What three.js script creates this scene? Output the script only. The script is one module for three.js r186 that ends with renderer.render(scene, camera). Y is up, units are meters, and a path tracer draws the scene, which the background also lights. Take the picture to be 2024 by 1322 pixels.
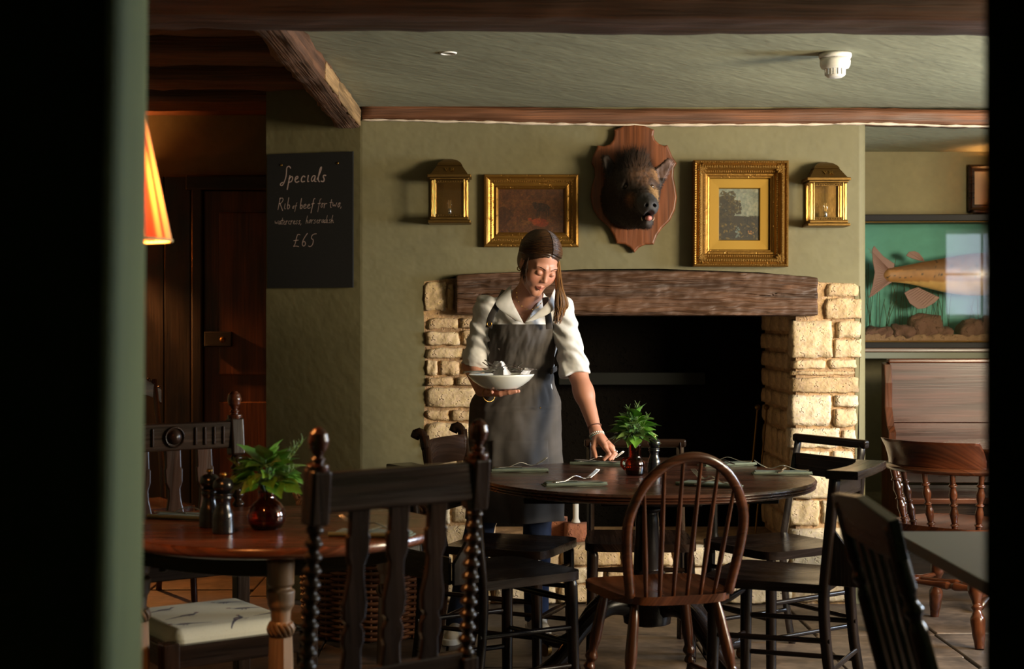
import * as THREE from 'three';
import { RoundedBoxGeometry } from 'three/addons/geometries/RoundedBoxGeometry.js';
import { mergeGeometries, mergeVertices } from 'three/addons/utils/BufferGeometryUtils.js';
import { ImprovedNoise } from 'three/addons/math/ImprovedNoise.js';
import { RectAreaLightUniformsLib } from 'three/addons/lights/RectAreaLightUniformsLib.js';

// ------------------------------------------------------------------ camera, sky, daylight, exposure
const scene = new THREE.Scene();
const renderer = new THREE.WebGLRenderer({ antialias: true });
renderer.toneMapping = THREE.LinearToneMapping;
renderer.toneMappingExposure = 0.88;
renderer.shadowMap.enabled = true;
const F = 3000, CX = 1012, CY = 636, EYE = 1.3;
const camera = new THREE.PerspectiveCamera(2 * Math.atan(661 / F) * 180 / Math.PI, 2024 / 1322, 0.05, 60);
camera.position.set(0, EYE, 0);
camera.lookAt(0, EYE, -10);
camera.setViewOffset(2024, 1322, 0, 661 - CY, 2024, 1322);
camera.focus = 6.0;
camera.userData.fStop = 3.5;
scene.background = new THREE.Color().setRGB(0.75, 0.85, 1.0);
scene.backgroundIntensity = 5.0;
RectAreaLightUniformsLib.init();
function windowLight(name, rgb, intensity, w, h, at, to) {
  const l = new THREE.RectAreaLight(new THREE.Color().setRGB(...rgb), intensity, w, h);
  l.name = name; l.position.set(...at); l.lookAt(...to); scene.add(l);
}
// daylight through the two windows of the right-hand wall: a warm one near the camera, a cool one farther back
windowLight('window_daylight_warm', [1.0, 0.84, 0.585], 97, 1.40, 0.92, [3.95, 1.66, -3.7], [2.5, 1.75, -7.0]);
windowLight('window_daylight_cool', [0.66, 0.81, 1.0], 66, 0.90, 0.90, [3.95, 1.50, -5.6], [1.2, 0.1, -5.2]);

// ------------------------------------------------------------------ helpers
const V = (x, y, z) => new THREE.Vector3(x, y, z);
let seedState = 12345;
const rnd = () => { seedState = (seedState + 0x6d2b79f5) | 0; let t = Math.imul(seedState ^ (seedState >>> 15), 1 | seedState); t = (t + Math.imul(t ^ (t >>> 7), 61 | t)) ^ t; return ((t ^ (t >>> 14)) >>> 0) / 4294967296; };
const rr = (a, b) => a + (b - a) * rnd();
const clamp = (x, a = 0, b = 1) => Math.min(b, Math.max(a, x));
const mix = (a, b, t) => a + (b - a) * t;
const sstep = (a, b, x) => { const t = clamp((x - a) / (b - a)); return t * t * (3 - 2 * t); };
const imp = new ImprovedNoise();
const nz = (x, y, z) => imp.noise(x, y, z);
const fbm3 = (x, y, z, o = 3) => { let s = 0, a = 1, n = 0; for (let i = 0; i < o; i++) { s += a * nz(x, y, z); n += a; a *= 0.5; x = x * 2.03 + 7.1; y = y * 2.03 + 3.3; z = z * 2.03 + 1.7; } return s / n; };
// a point of the room that is seen at (px, py) of the photograph and stands D metres away
const at = (px, py, D) => V((px - CX) / F * D, EYE - (py - CY) / F * D, -D);
const X = (px, D) => (px - CX) / F * D, Y = (py, D) => EYE - (py - CY) / F * D;

const taken = {};
function numbered(n) { const k = taken[n] = (taken[n] || 0) + 1; return k === 1 ? n : n + '_' + String(k - 1).padStart(3, '0'); }
function mesh(name, geo, mat, parent) {
  const m = new THREE.Mesh(geo, mat);
  m.castShadow = m.receiveShadow = true;
  m.name = parent ? name : numbered(name);
  (parent || scene).add(m);
  return m;
}
function tag(o, label, category, group) { o.userData.label = label; o.userData.category = category; if (group) o.userData.group = group; return o; }
function thing(name, label, category, pos = [0, 0, 0], turn = 0, group) {
  const o = new THREE.Group(); o.name = numbered(name); o.position.set(...pos); o.rotation.y = turn; scene.add(o);
  return tag(o, label, category, group);
}
function struct(name, geo, mat) { const m = mesh(name, geo, mat); m.userData.kind = 'structure'; return m; }

function clean(g) {
  let q = g.index ? g.toNonIndexed() : g.clone();
  for (const k of Object.keys(q.attributes)) if (!['position', 'normal', 'uv', 'color'].includes(k)) q.deleteAttribute(k);
  if (!q.attributes.normal) q.computeVertexNormals();
  if (!q.attributes.uv) q.setAttribute('uv', new THREE.BufferAttribute(new Float32Array(q.attributes.position.count * 2), 2));
  q.morphAttributes = {};
  return q;
}
const join = (...list) => { const l = list.flat(); return l.length === 1 ? l[0] : mergeGeometries(l.map(clean)); };
// uv in metres, grain along the longest side (or the axis given)
function grain(g, axis) {
  g.computeBoundingBox();
  const s = g.boundingBox.getSize(V()), p = g.attributes.position, uv = new Float32Array(p.count * 2), o = rnd() * 7, o2 = rnd() * 5;
  const a = axis ?? (s.x >= s.y && s.x >= s.z ? 0 : s.y >= s.z ? 1 : 2), b = (a + 1) % 3, c = (a + 2) % 3;
  for (let i = 0; i < p.count; i++) { const q = [p.getX(i), p.getY(i), p.getZ(i)]; uv[i * 2] = q[a] + o; uv[i * 2 + 1] = q[b] + 0.83 * q[c] + o2; }
  g.setAttribute('uv', new THREE.BufferAttribute(uv, 2));
  return g;
}
function planar(g, k = 0.5) {
  const p = g.attributes.position, uv = new Float32Array(p.count * 2);
  for (let i = 0; i < p.count; i++) { uv[i * 2] = p.getX(i) + k * p.getZ(i); uv[i * 2 + 1] = p.getY(i) + k * 0.9 * p.getZ(i); }
  g.setAttribute('uv', new THREE.BufferAttribute(uv, 2));
  return g;
}
const box = (w, h, d, x = 0, y = 0, z = 0) => new THREE.BoxGeometry(w, h, d).translate(x, y, z);
const rbox = (w, h, d, x = 0, y = 0, z = 0, r = 0.004) => new RoundedBoxGeometry(w, h, d, 1, Math.min(r, w / 2.05, h / 2.05, d / 2.05)).translate(x, y, z);
const UP = V(0, 1, 0);
function orient(g, a, b) {
  const d = b.clone().sub(a), q = new THREE.Quaternion().setFromUnitVectors(UP, d.clone().normalize());
  return g.applyQuaternion(q).translate(a.x, a.y, a.z);
}
// a turned piece from a to b: prof = [[t, radius] ...]
function turned(prof, a, b, seg = 14, n = 0) {
  const L = a.distanceTo(b), pts = [], lin = prof.length < 3;
  pts.push(new THREE.Vector2(0.0001, 0));
  for (let i = 0; i < prof.length - 1; i++) {
    const [t0, r0] = prof[i], [t1, r1] = prof[i + 1], m = lin ? 1 : (n || 5);
    for (let k = 0; k < m; k++) { const s = k / m; pts.push(new THREE.Vector2(mix(r0, r1, lin ? s : s * s * (3 - 2 * s)), mix(t0, t1, s) * L)); }
  }
  const e = prof[prof.length - 1];
  pts.push(new THREE.Vector2(e[1], e[0] * L), new THREE.Vector2(0.0001, e[0] * L));
  return orient(new THREE.LatheGeometry(pts, seg), a, b);
}
const rod = (a, b, r0, r1 = r0, seg = 10) => turned([[0, r0], [1, r1]], a, b, seg);
function bar(a, b, w, d, roll = 0, r = 0.004) {
  const L = a.distanceTo(b);
  return orient(new RoundedBoxGeometry(w, L, d, 1, Math.min(r, w / 2.05, d / 2.05)).rotateY(roll).translate(0, L / 2, 0), a, b);
}
// a swept tube with varying elliptical section; pts are control points of a spline
function sweep(pts, rad, { n = 24, seg = 8, closed = false, ref = null } = {}) {
  const c = new THREE.CatmullRomCurve3(pts, closed, 'centripetal'), pos = [], idx = [], uv = [];
  let side = null;
  const L = c.getLength();
  for (let i = 0; i <= n; i++) {
    const t = i / n, p = c.getPointAt(Math.min(t, 1)), tg = c.getTangentAt(Math.min(t, 1));
    if (ref) side = V().crossVectors(ref, tg).normalize();
    else if (!side) { side = V().crossVectors(Math.abs(tg.y) > 0.9 ? V(1, 0, 0) : UP, tg).normalize(); }
    else side = side.sub(tg.clone().multiplyScalar(side.dot(tg))).normalize();
    const up = V().crossVectors(tg, side);
    let r = rad(t); if (!Array.isArray(r)) r = [r, r];
    for (let k = 0; k <= seg; k++) {
      const w = k / seg * Math.PI * 2;
      pos.push(p.x + side.x * Math.cos(w) * r[0] + up.x * Math.sin(w) * r[1], p.y + side.y * Math.cos(w) * r[0] + up.y * Math.sin(w) * r[1], p.z + side.z * Math.cos(w) * r[0] + up.z * Math.sin(w) * r[1]);
      uv.push(t * L, k / seg * 0.1);
      if (i < n && k < seg) { const q = i * (seg + 1) + k; idx.push(q, q + 1, q + seg + 1, q + 1, q + seg + 2, q + seg + 1); }
    }
  }
  if (!closed) for (const [row, flip] of [[0, 1], [n, 0]]) {
    const m = pos.length / 3, p = c.getPointAt(row / n); pos.push(p.x, p.y, p.z); uv.push(0, 0);
    for (let k = 0; k < seg; k++) { const q = row * (seg + 1) + k; flip ? idx.push(m, q + 1, q) : idx.push(m, q, q + 1); }
  }
  const g = new THREE.BufferGeometry();
  g.setAttribute('position', new THREE.Float32BufferAttribute(pos, 3)); g.setAttribute('uv', new THREE.Float32BufferAttribute(uv, 2)); g.setIndex(idx);
  g.computeVertexNormals();
  return g;
}
function ext(pts, depth, bevel = 0.004, curve = false, seg = 2) {
  const s = new THREE.Shape();
  if (curve) { s.moveTo(...pts[0]); s.splineThru(pts.slice(1).map((p) => new THREE.Vector2(...p))); } else s.setFromPoints(pts.map((p) => new THREE.Vector2(...p)));
  return new THREE.ExtrudeGeometry(s, { depth, bevelEnabled: bevel > 0, bevelSize: bevel, bevelThickness: bevel, bevelSegments: seg, bevelOffset: -bevel, curveSegments: 12 });
}
// a lumpy block: a rough stone or a hewn timber
function lumpy(w, h, d, nx, ny, nz_, amp, freq, round, seed = 0) {
  let g = new THREE.BoxGeometry(w, h, d, nx, ny, nz_);
  g.deleteAttribute('uv'); g.deleteAttribute('normal'); g = mergeVertices(g, 1e-5);
  const p = g.attributes.position;
  for (let i = 0; i < p.count; i++) {
    let x = p.getX(i), y = p.getY(i), z = p.getZ(i);
    const ex = Math.max(0, Math.abs(x) - (w / 2 - round)), ey = Math.max(0, Math.abs(y) - (h / 2 - round)), ez = Math.max(0, Math.abs(z) - (d / 2 - round));
    const l = Math.hypot(ex, ey, ez);
    if (l > round) { const k = round / l; x = Math.sign(x) * (Math.abs(x) - ex + ex * k); y = Math.sign(y) * (Math.abs(y) - ey + ey * k); z = Math.sign(z) * (Math.abs(z) - ez + ez * k); }
    const q = 37.7 * seed, n = amp * fbm3(x * freq + q, y * freq + q * 1.7, z * freq + q * 0.6, 3) * 2, n2 = amp * nz(x * freq * 0.4 + q + 9, y * freq * 0.4, z * freq * 0.4 + q);
    p.setXYZ(i, x + (Math.abs(x) > w * 0.3 ? Math.sign(x) * n * 0.8 : 0) + n2 * 0.6, y + (Math.abs(y) > h * 0.3 ? Math.sign(y) * n * 0.8 : 0) + n2 * 0.6, z + (Math.abs(z) > d * 0.3 ? Math.sign(z) * n : 0));
  }
  g.computeVertexNormals();
  return planar(g);
}
// mesh of a signed distance field (naive surface nets), normals from the field
function nets(f, lo, hi, cell) {
  const n = [0, 1, 2].map((k) => Math.ceil((hi[k] - lo[k]) / cell) + 1), [nx, ny, nzz] = n, v = new Float32Array(nx * ny * nzz);
  let q = 0;
  for (let k = 0; k < nzz; k++) for (let j = 0; j < ny; j++) for (let i = 0; i < nx; i++) v[q++] = f(lo[0] + i * cell, lo[1] + j * cell, lo[2] + k * cell);
  const pos = [], idx = [], id = new Int32Array(v.length).fill(-1), sy = nx, sz = nx * ny, off = [0, 1, sy, sy + 1, sz, sz + 1, sz + sy, sz + sy + 1];
  const edges = [[0, 1], [2, 3], [4, 5], [6, 7], [0, 2], [1, 3], [4, 6], [5, 7], [0, 4], [1, 5], [2, 6], [3, 7]];
  for (let k = 0; k < nzz - 1; k++) for (let j = 0; j < ny - 1; j++) for (let i = 0; i < nx - 1; i++) {
    const b = i + j * sy + k * sz; let m = 0;
    for (let c = 0; c < 8; c++) if (v[b + off[c]] < 0) m |= 1 << c;
    if (m === 0 || m === 255) continue;
    let x = 0, y = 0, z = 0, c = 0;
    for (const [e0, e1] of edges) {
      if (!((m >> e0 & 1) ^ (m >> e1 & 1))) continue;
      const a = v[b + off[e0]], d = v[b + off[e1]], t = a / (a - d);
      x += (e0 & 1) + t * ((e1 & 1) - (e0 & 1)); y += (e0 >> 1 & 1) + t * ((e1 >> 1 & 1) - (e0 >> 1 & 1)); z += (e0 >> 2) + t * ((e1 >> 2) - (e0 >> 2)); c++;
    }
    id[b] = pos.length / 3; pos.push(lo[0] + (i + x / c) * cell, lo[1] + (j + y / c) * cell, lo[2] + (k + z / c) * cell);
  }
  const quad = (a, b, c, d, flip) => { if (a < 0 || b < 0 || c < 0 || d < 0) return; flip ? idx.push(a, c, b, b, c, d) : idx.push(a, b, c, b, d, c); };
  for (let k = 1; k < nzz - 1; k++) for (let j = 1; j < ny - 1; j++) for (let i = 1; i < nx - 1; i++) {
    const b = i + j * sy + k * sz, s = v[b] < 0;
    if (s !== v[b + 1] < 0) quad(id[b - sy - sz], id[b - sz], id[b - sy], id[b], !s);
    if (s !== v[b + sy] < 0) quad(id[b - 1 - sz], id[b - sz], id[b - 1], id[b], s);
    if (s !== v[b + sz] < 0) quad(id[b - 1 - sy], id[b - sy], id[b - 1], id[b], !s);
  }
  const g = new THREE.BufferGeometry(), P = new Float32Array(pos), N = new Float32Array(pos.length), e = cell * 0.6;
  for (let i = 0; i < P.length; i += 3) {
    const [x, y, z] = [P[i], P[i + 1], P[i + 2]];
    const a = f(x + e, y, z) - f(x - e, y, z), b = f(x, y + e, z) - f(x, y - e, z), c = f(x, y, z + e) - f(x, y, z - e), l = Math.hypot(a, b, c) || 1;
    N[i] = a / l; N[i + 1] = b / l; N[i + 2] = c / l;
  }
  g.setAttribute('position', new THREE.BufferAttribute(P, 3)); g.setAttribute('normal', new THREE.BufferAttribute(N, 3)); g.setIndex(idx);
  return planar(g);
}
const smin = (a, b, k) => { const h = Math.max(k - Math.abs(a - b), 0) / k; return Math.min(a, b) - h * h * k * 0.25; };
const smax = (a, b, k) => -smin(-a, -b, k);
function cap(p, a, b, r0, r1) {   // tapered capsule; p, a, b are arrays
  const bx = b[0] - a[0], by = b[1] - a[1], bz = b[2] - a[2], px = p[0] - a[0], py = p[1] - a[1], pz = p[2] - a[2];
  const t = clamp((px * bx + py * by + pz * bz) / (bx * bx + by * by + bz * bz || 1e-9));
  return Math.hypot(px - bx * t, py - by * t, pz - bz * t) - mix(r0, r1, t);
}
const ell = (p, c, r) => { const x = (p[0] - c[0]) / r[0], y = (p[1] - c[1]) / r[1], z = (p[2] - c[2]) / r[2], k = Math.hypot(x, y, z), g = Math.hypot(x / r[0], y / r[1], z / r[2]); return g < 1e-6 ? -Math.min(...r) : k * (k - 1) / g; };
function paint(g, f) {   // vertex colours, linear
  const p = g.attributes.position, c = new Float32Array(p.count * 3);
  for (let i = 0; i < p.count; i++) c.set(f(p.getX(i), p.getY(i), p.getZ(i)), i * 3);
  g.setAttribute('color', new THREE.BufferAttribute(c, 3));
  return g;
}

// ------------------------------------------------------------------ computed textures
function tileNoise(w, h, fx, fy, oct, seed) {
  const out = new Float32Array(w * h), hash = (i, j, s) => { let t = Math.imul(i * 374761393 + j * 668265263 + s * 1442695041 + seed * 69069, 1274126177); t ^= t >>> 13; t = Math.imul(t, 1274126177); t ^= t >>> 16; return (t >>> 0) / 4294967296; };
  let amp = 1, tot = 0;
  for (let o = 0; o < oct; o++) {
    for (let y = 0; y < h; y++) {
      const v = y / h * fy, j = Math.floor(v), b = v - j, sb = b * b * (3 - 2 * b), j1 = (j + 1) % fy;
      for (let x = 0; x < w; x++) {
        const u = x / w * fx, i = Math.floor(u), a = u - i, sa = a * a * (3 - 2 * a), i1 = (i + 1) % fx;
        out[y * w + x] += amp * mix(mix(hash(i, j, o), hash(i1, j, o), sa), mix(hash(i, j1, o), hash(i1, j1, o), sa), sb);
      }
    }
    tot += amp; amp *= 0.55; fx *= 2; fy *= 2;
  }
  for (let i = 0; i < out.length; i++) out[i] /= tot;
  return out;
}
function tex(w, h, f, srgb, rx = 1, ry = 1) {
  const d = new Uint8Array(w * h * 4);
  for (let i = 0; i < w * h; i++) { const c = f(i); for (let k = 0; k < 3; k++) d[i * 4 + k] = clamp(Array.isArray(c) ? c[k] : c) * 255; d[i * 4 + 3] = 255; }
  const t = new THREE.DataTexture(d, w, h);
  t.wrapS = t.wrapT = THREE.RepeatWrapping; t.magFilter = THREE.LinearFilter; t.minFilter = THREE.LinearMipmapLinearFilter; t.generateMipmaps = true;
  if (srgb) t.colorSpace = THREE.SRGBColorSpace;
  t.repeat.set(rx, ry); t.needsUpdate = true;
  return t;
}
const w1 = tileNoise(512, 512, 2, 22, 3, 1), w2 = tileNoise(512, 512, 5, 90, 2, 2), w3 = tileNoise(512, 512, 4, 6, 3, 3);
const woodMap = tex(512, 512, (i) => { const v = 0.42 + 0.42 * w1[i] + 0.3 * (w2[i] - 0.3) + 0.2 * (w3[i] - 0.4); return [v, v * 0.97, v * 0.94]; }, true, 1, 2);
const woodBump = tex(512, 512, (i) => 0.5 * w1[i] + 0.5 * w2[i], false, 1, 2);
const woodRough = tex(512, 512, (i) => { const v = 0.62 + 0.45 * (w3[i] - 0.4) + 0.25 * w2[i]; return [v, v, v]; }, false, 1, 2);
const s1 = tileNoise(512, 512, 6, 6, 4, 11), s2 = tileNoise(512, 512, 34, 34, 3, 12), s3 = tileNoise(512, 512, 90, 90, 2, 13);
const stoneMap = tex(512, 512, (i) => { const v = 0.78 + 0.42 * (s1[i] - 0.5) + 0.22 * (s2[i] - 0.5) - 0.45 * sstep(0.70, 0.85, s2[i]) * s1[i], w = s1[(i * 7 + 999) % s1.length] - 0.5; return [v + 0.03, v * (0.97 + 0.02 * w), v * (0.9 - 0.12 * w)]; }, true, 2, 2);
const stoneBump = tex(512, 512, (i) => 0.2 + 0.5 * s1[i] + 0.35 * s2[i] + 0.12 * s3[i] - 0.5 * sstep(0.68, 0.8, s2[i]), false, 2, 2);
const p1 = tileNoise(512, 512, 3, 3, 5, 21), p2 = tileNoise(512, 512, 60, 60, 2, 22);
const plasterMap = tex(512, 512, (i) => { const v = 0.86 + 0.2 * (p1[i] - 0.5) + 0.05 * (p2[i] - 0.5); return [v, v, v * 0.98]; }, true, 0.6, 0.6);
const plasterBump = tex(512, 512, (i) => 0.85 * p1[i] + 0.1 * p2[i], false, 0.6, 0.6);
const c1 = tileNoise(256, 256, 4, 4, 3, 31);
const clothMap = tex(256, 256, (i) => { const x = i % 256, y = i >> 8, v = 0.90 + 0.07 * Math.sin(x / 256 * 2 * Math.PI * 64) * Math.sin(y / 256 * 2 * Math.PI * 64) + 0.16 * (c1[i] - 0.5); return [v, v, v]; }, true, 8, 8);
const clothBump = tex(256, 256, (i) => { const x = i % 256, y = i >> 8; return 0.5 + 0.4 * Math.sin(x / 256 * 2 * Math.PI * 64) * Math.sin(y / 256 * 2 * Math.PI * 64); }, false, 8, 8);
function canvas(w, h, draw) {
  const c = document.createElement('canvas'); c.width = w; c.height = h;
  draw(c.getContext('2d'), w, h);
  const t = new THREE.CanvasTexture(c); t.colorSpace = THREE.SRGBColorSpace; t.magFilter = THREE.LinearFilter;
  return t;
}

// ------------------------------------------------------------------ materials (linear base colours)
const lin = (r, g, b) => new THREE.Color().setRGB(r, g, b);
const std = (c, roughness, o = {}) => new THREE.MeshStandardMaterial({ color: lin(...c), roughness, ...o });
const phy = (c, roughness, o = {}) => new THREE.MeshPhysicalMaterial({ color: lin(...c), roughness, ...o });
const woodM = (c, rough = 0.5, bump = 0.0006, o = {}) => phy(c, rough, { map: woodMap, bumpMap: woodBump, bumpScale: bump, roughnessMap: woodRough, ...o });
const M = {
  plaster: std([0.205, 0.176, 0.086], 0.75, { map: plasterMap, bumpMap: plasterBump, bumpScale: 0.012 }),
  reveal: std([0.185, 0.215, 0.062], 0.8, { map: plasterMap, bumpMap: plasterBump, bumpScale: 0.006 }),
  ceil: std([0.40, 0.40, 0.27], 0.8, { map: plasterMap, bumpMap: plasterBump, bumpScale: 0.012 }),
  ebony: woodM([0.017, 0.0105, 0.0085], 0.32, 0.0004, { specularIntensity: 0.45 }),
  darkOak: woodM([0.036, 0.019, 0.012], 0.34, 0.0005, { specularIntensity: 0.45 }),
  oak: woodM([0.105, 0.052, 0.026], 0.5, 0.0008),
  splat: woodM([0.060, 0.028, 0.018], 0.36, 0.0008, { specularIntensity: 0.25 }),
  joist: woodM([0.20, 0.070, 0.024], 0.8, 0.004),
  paleOak: woodM([0.30, 0.19, 0.11], 0.6, 0.0008),
  mahogany: woodM([0.10, 0.027, 0.011], 0.26, 0.0002),
  elm: woodM([0.135, 0.040, 0.015], 0.26, 0.0003),
  windsor: woodM([0.115, 0.036, 0.013], 0.30, 0.0003),
  tableTop: woodM([0.115, 0.038, 0.020], 0.34, 0.0005, { clearcoat: 0.4, clearcoatRoughness: 0.25 }),
  redTop: woodM([0.22, 0.066, 0.024], 0.34, 0.0004, { clearcoat: 0.35, clearcoatRoughness: 0.22 }),
  beam: woodM([0.115, 0.045, 0.018], 0.85, 0.006),
  beamPale: woodM([0.52, 0.33, 0.15], 0.8, 0.005),
  lintel: woodM([0.15, 0.068, 0.029], 0.85, 0.009),
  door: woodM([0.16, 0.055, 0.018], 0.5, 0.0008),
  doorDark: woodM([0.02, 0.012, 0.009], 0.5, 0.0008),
  stone: std([0.78, 0.66, 0.45], 0.95, { map: stoneMap, bumpMap: stoneBump, bumpScale: 0.007 }),
  stoneB: std([0.68, 0.54, 0.34], 0.95, { map: stoneMap, bumpMap: stoneBump, bumpScale: 0.008 }),
  stoneC: std([0.86, 0.79, 0.62], 0.95, { map: stoneMap, bumpMap: stoneBump, bumpScale: 0.007 }),
  mortar: std([0.58, 0.42, 0.25], 0.97, { map: stoneMap, bumpMap: stoneBump, bumpScale: 0.010 }),
  soot: phy([0.0045, 0.0037, 0.003], 1.0, { specularIntensity: 0.1, bumpMap: stoneBump, bumpScale: 0.012 }),
  brick: std([0.36, 0.15, 0.085], 0.95, { map: stoneMap, bumpMap: stoneBump, bumpScale: 0.006 }),
  iron: std([0.02, 0.018, 0.017], 0.45, { metalness: 0.6, bumpMap: stoneBump, bumpScale: 0.001 }),
  steel: std([0.62, 0.60, 0.58], 0.22, { metalness: 1 }),
  brass: std([0.48, 0.28, 0.075], 0.3, { metalness: 1, bumpMap: plasterBump, bumpScale: 0.002 }),
  brassOld: std([0.23, 0.125, 0.032], 0.42, { metalness: 0.9, map: plasterMap, bumpMap: plasterBump, bumpScale: 0.002 }),
  gilt: std([0.27, 0.135, 0.026], 0.40, { metalness: 0.8, bumpMap: stoneBump, bumpScale: 0.003 }),
  giltFlat: std([0.30, 0.17, 0.022], 0.5, { metalness: 0.6 }),
  giltDark: std([0.10, 0.05, 0.018], 0.5, { metalness: 0.5 }),
  pane: phy([1, 1, 1], 0.02, { transmission: 1, thickness: 0, ior: 1.5 }),
  amber: phy([0.80, 0.30, 0.08], 0.04, { transmission: 1, thickness: 0.05, ior: 1.5, attenuationColor: lin(0.20, 0.025, 0.006), attenuationDistance: 0.012 }),
  whitePlastic: std([0.80, 0.79, 0.76], 0.4),
  black: std([0.006, 0.006, 0.007], 0.5),
  blackGloss: phy([0.008, 0.008, 0.010], 0.22),
  china: phy([0.80, 0.79, 0.72], 0.25, { clearcoat: 0.6, clearcoatRoughness: 0.1 }),
  napkin: std([0.16, 0.19, 0.14], 0.9, { map: clothMap, bumpMap: clothBump, bumpScale: 0.0004 }),
  napkinWhite: std([0.75, 0.72, 0.72], 0.9, { map: clothMap, bumpMap: clothBump, bumpScale: 0.0004 }),
};

// ------------------------------------------------------------------ the shell of the room
const prism = (pts, y0, y1) => {   // plan polygon of [x, D] from y0 up to y1
  const s = new THREE.Shape(pts.map(([x, D]) => new THREE.Vector2(x, D)));
  const g = new THREE.ExtrudeGeometry(s, { depth: y1 - y0, bevelEnabled: false });
  const p = g.attributes.position;   // (x, D, h) -> (x, y, -D)
  for (let i = 0; i < p.count; i++) p.setXYZ(i, p.getX(i), y0 + p.getZ(i), -p.getY(i));
  g.computeVertexNormals();
  return planar(g, 0.7);
};
const rect = (x0, x1, d0, d1, y0, y1) => prism([[x0, d0], [x1, d0], [x1, d1], [x0, d1]], y0 === 0 ? -0.12 : y0, y1);
const CEIL = 2.289, XR = 4.0, XL = -2.9, FD = 2.2;
// the doorway we look through: left reveal splayed and a little out of plumb, corner worn round
{
  const arc = [], c = [-0.478, 1.735];
  for (let k = 0; k <= 6; k++) { const w = -Math.PI / 2 + k / 6 * (Math.PI / 2 + 0.16); arc.push([c[0] + 0.03 * Math.cos(w) , c[1] + 0.03 * Math.sin(w)]); }
  const g = prism([...arc, [-0.531, 2.195], [-0.537, FD], [XL - 0.3, FD], [XL - 0.3, 1.705]], 0, 2.6), p = g.attributes.position;
  for (let i = 0; i < p.count; i++) if (p.getX(i) > -1) p.setX(i, p.getX(i) + (p.getY(i) - 1.3) * mix(0.018, 0.009, sstep(1.7, 2.2, -p.getZ(i))));
  struct('wall_doorway_left', g, M.reveal);
  struct('wall_doorway_right', join(prism([[0.467, 1.5], [0.70, FD], [3.15, FD], [3.15, 1.5]], 0, 2.6), rect(3.15, 3.85, 1.9, FD, 0, 1.33), rect(3.15, 3.85, 1.9, FD, 2.12, 2.6), rect(3.85, XR + 0.3, 1.5, FD, 0, 2.6)), M.reveal);
  struct('wall_doorway_head', rect(-0.56, 0.72, 1.72, FD - 0.01, 2.0, 2.6), M.plaster);
}
// the passage the camera stands in
struct('wall_passage', join(rect(-1.6, -1.5, -1.6, 1.7, 0, 2.4), rect(1.5, 1.6, -1.6, 1.5, 0, 2.4), rect(-1.6, 1.6, -1.7, -1.6, 0, 2.4), rect(-1.6, 1.6, -1.7, 1.72, 2.4, 2.5)), M.reveal);
struct('floor_passage', rect(-1.6, 1.6, -1.7, 2.2, -0.1, -0.005), M.reveal);
struct('wall_left', rect(XL - 0.3, XL, FD, 8.9, 0, 2.6), M.plaster);
struct('wall_right', join(rect(XR, XR + 0.35, FD, 2.95, 0, 2.6), rect(XR, XR + 0.35, 4.45, 5.1, 0, 2.6), rect(XR, XR + 0.35, 6.1, 8.6, 0, 2.6), rect(XR, XR + 0.35, 2.95, 4.45, 0, 1.17), rect(XR, XR + 0.35, 2.95, 4.45, 2.15, 2.6), rect(XR, XR + 0.35, 5.1, 6.1, 0, 1.02), rect(XR, XR + 0.35, 5.1, 6.1, 1.98, 2.6)), M.plaster);
struct('wall_shade_stub', rect(2.76, 2.95, 7.0, 8.2, 0, 2.28), M.plaster);  // unseen stub wall, added to keep window light off the recess
struct('wall_alcove', rect(XL, -0.9, 8.6, 8.9, 0, 2.6), M.plaster);
struct('wall_recess', rect(1.5, XR, 8.17, 8.5, 0, 2.4), M.plaster);
// windows: frame, glazing bars, panes
function windowUnit(n, w, h, pos, turn) {
  const g = new THREE.Group(); g.name = 'window_' + n; g.userData.kind = 'structure'; g.position.set(...pos); g.rotation.y = turn; scene.add(g);
  const b = 0.035;
  mesh('window_frame', join(rbox(w, b, 0.05, 0, h / 2 - b / 2), rbox(w, b, 0.05, 0, -h / 2 + b / 2), rbox(b, h, 0.05, w / 2 - b / 2), rbox(b, h, 0.05, -w / 2 + b / 2)), M.whitePlastic, g);
  mesh('glazing_bar', join(rbox(0.02, h, 0.03), rbox(w, 0.02, 0.03)), M.whitePlastic, g);
  for (const sx of [-1, 1]) for (const sy of [-1, 1]) mesh('pane', box(w / 2 - 0.03, h / 2 - 0.03, 0.003, sx * w / 4, sy * h / 4), M.pane, g);
}
windowUnit(1, 0.7, 0.79, [3.5, 1.725, -1.98], 0);
windowUnit(2, 1.5, 0.98, [XR + 0.27, 1.66, -3.7], -Math.PI / 2);
windowUnit(3, 1.0, 0.96, [XR + 0.27, 1.50, -5.6], -Math.PI / 2);
// ceilings
struct('ceiling', rect(-0.76, XR + 0.3, FD, 8.6, CEIL, CEIL + 0.12), M.ceil);
struct('ceiling_alcove', rect(XL - 0.3, -0.755, FD, 8.9, 2.47, 2.6), M.joist);
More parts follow.
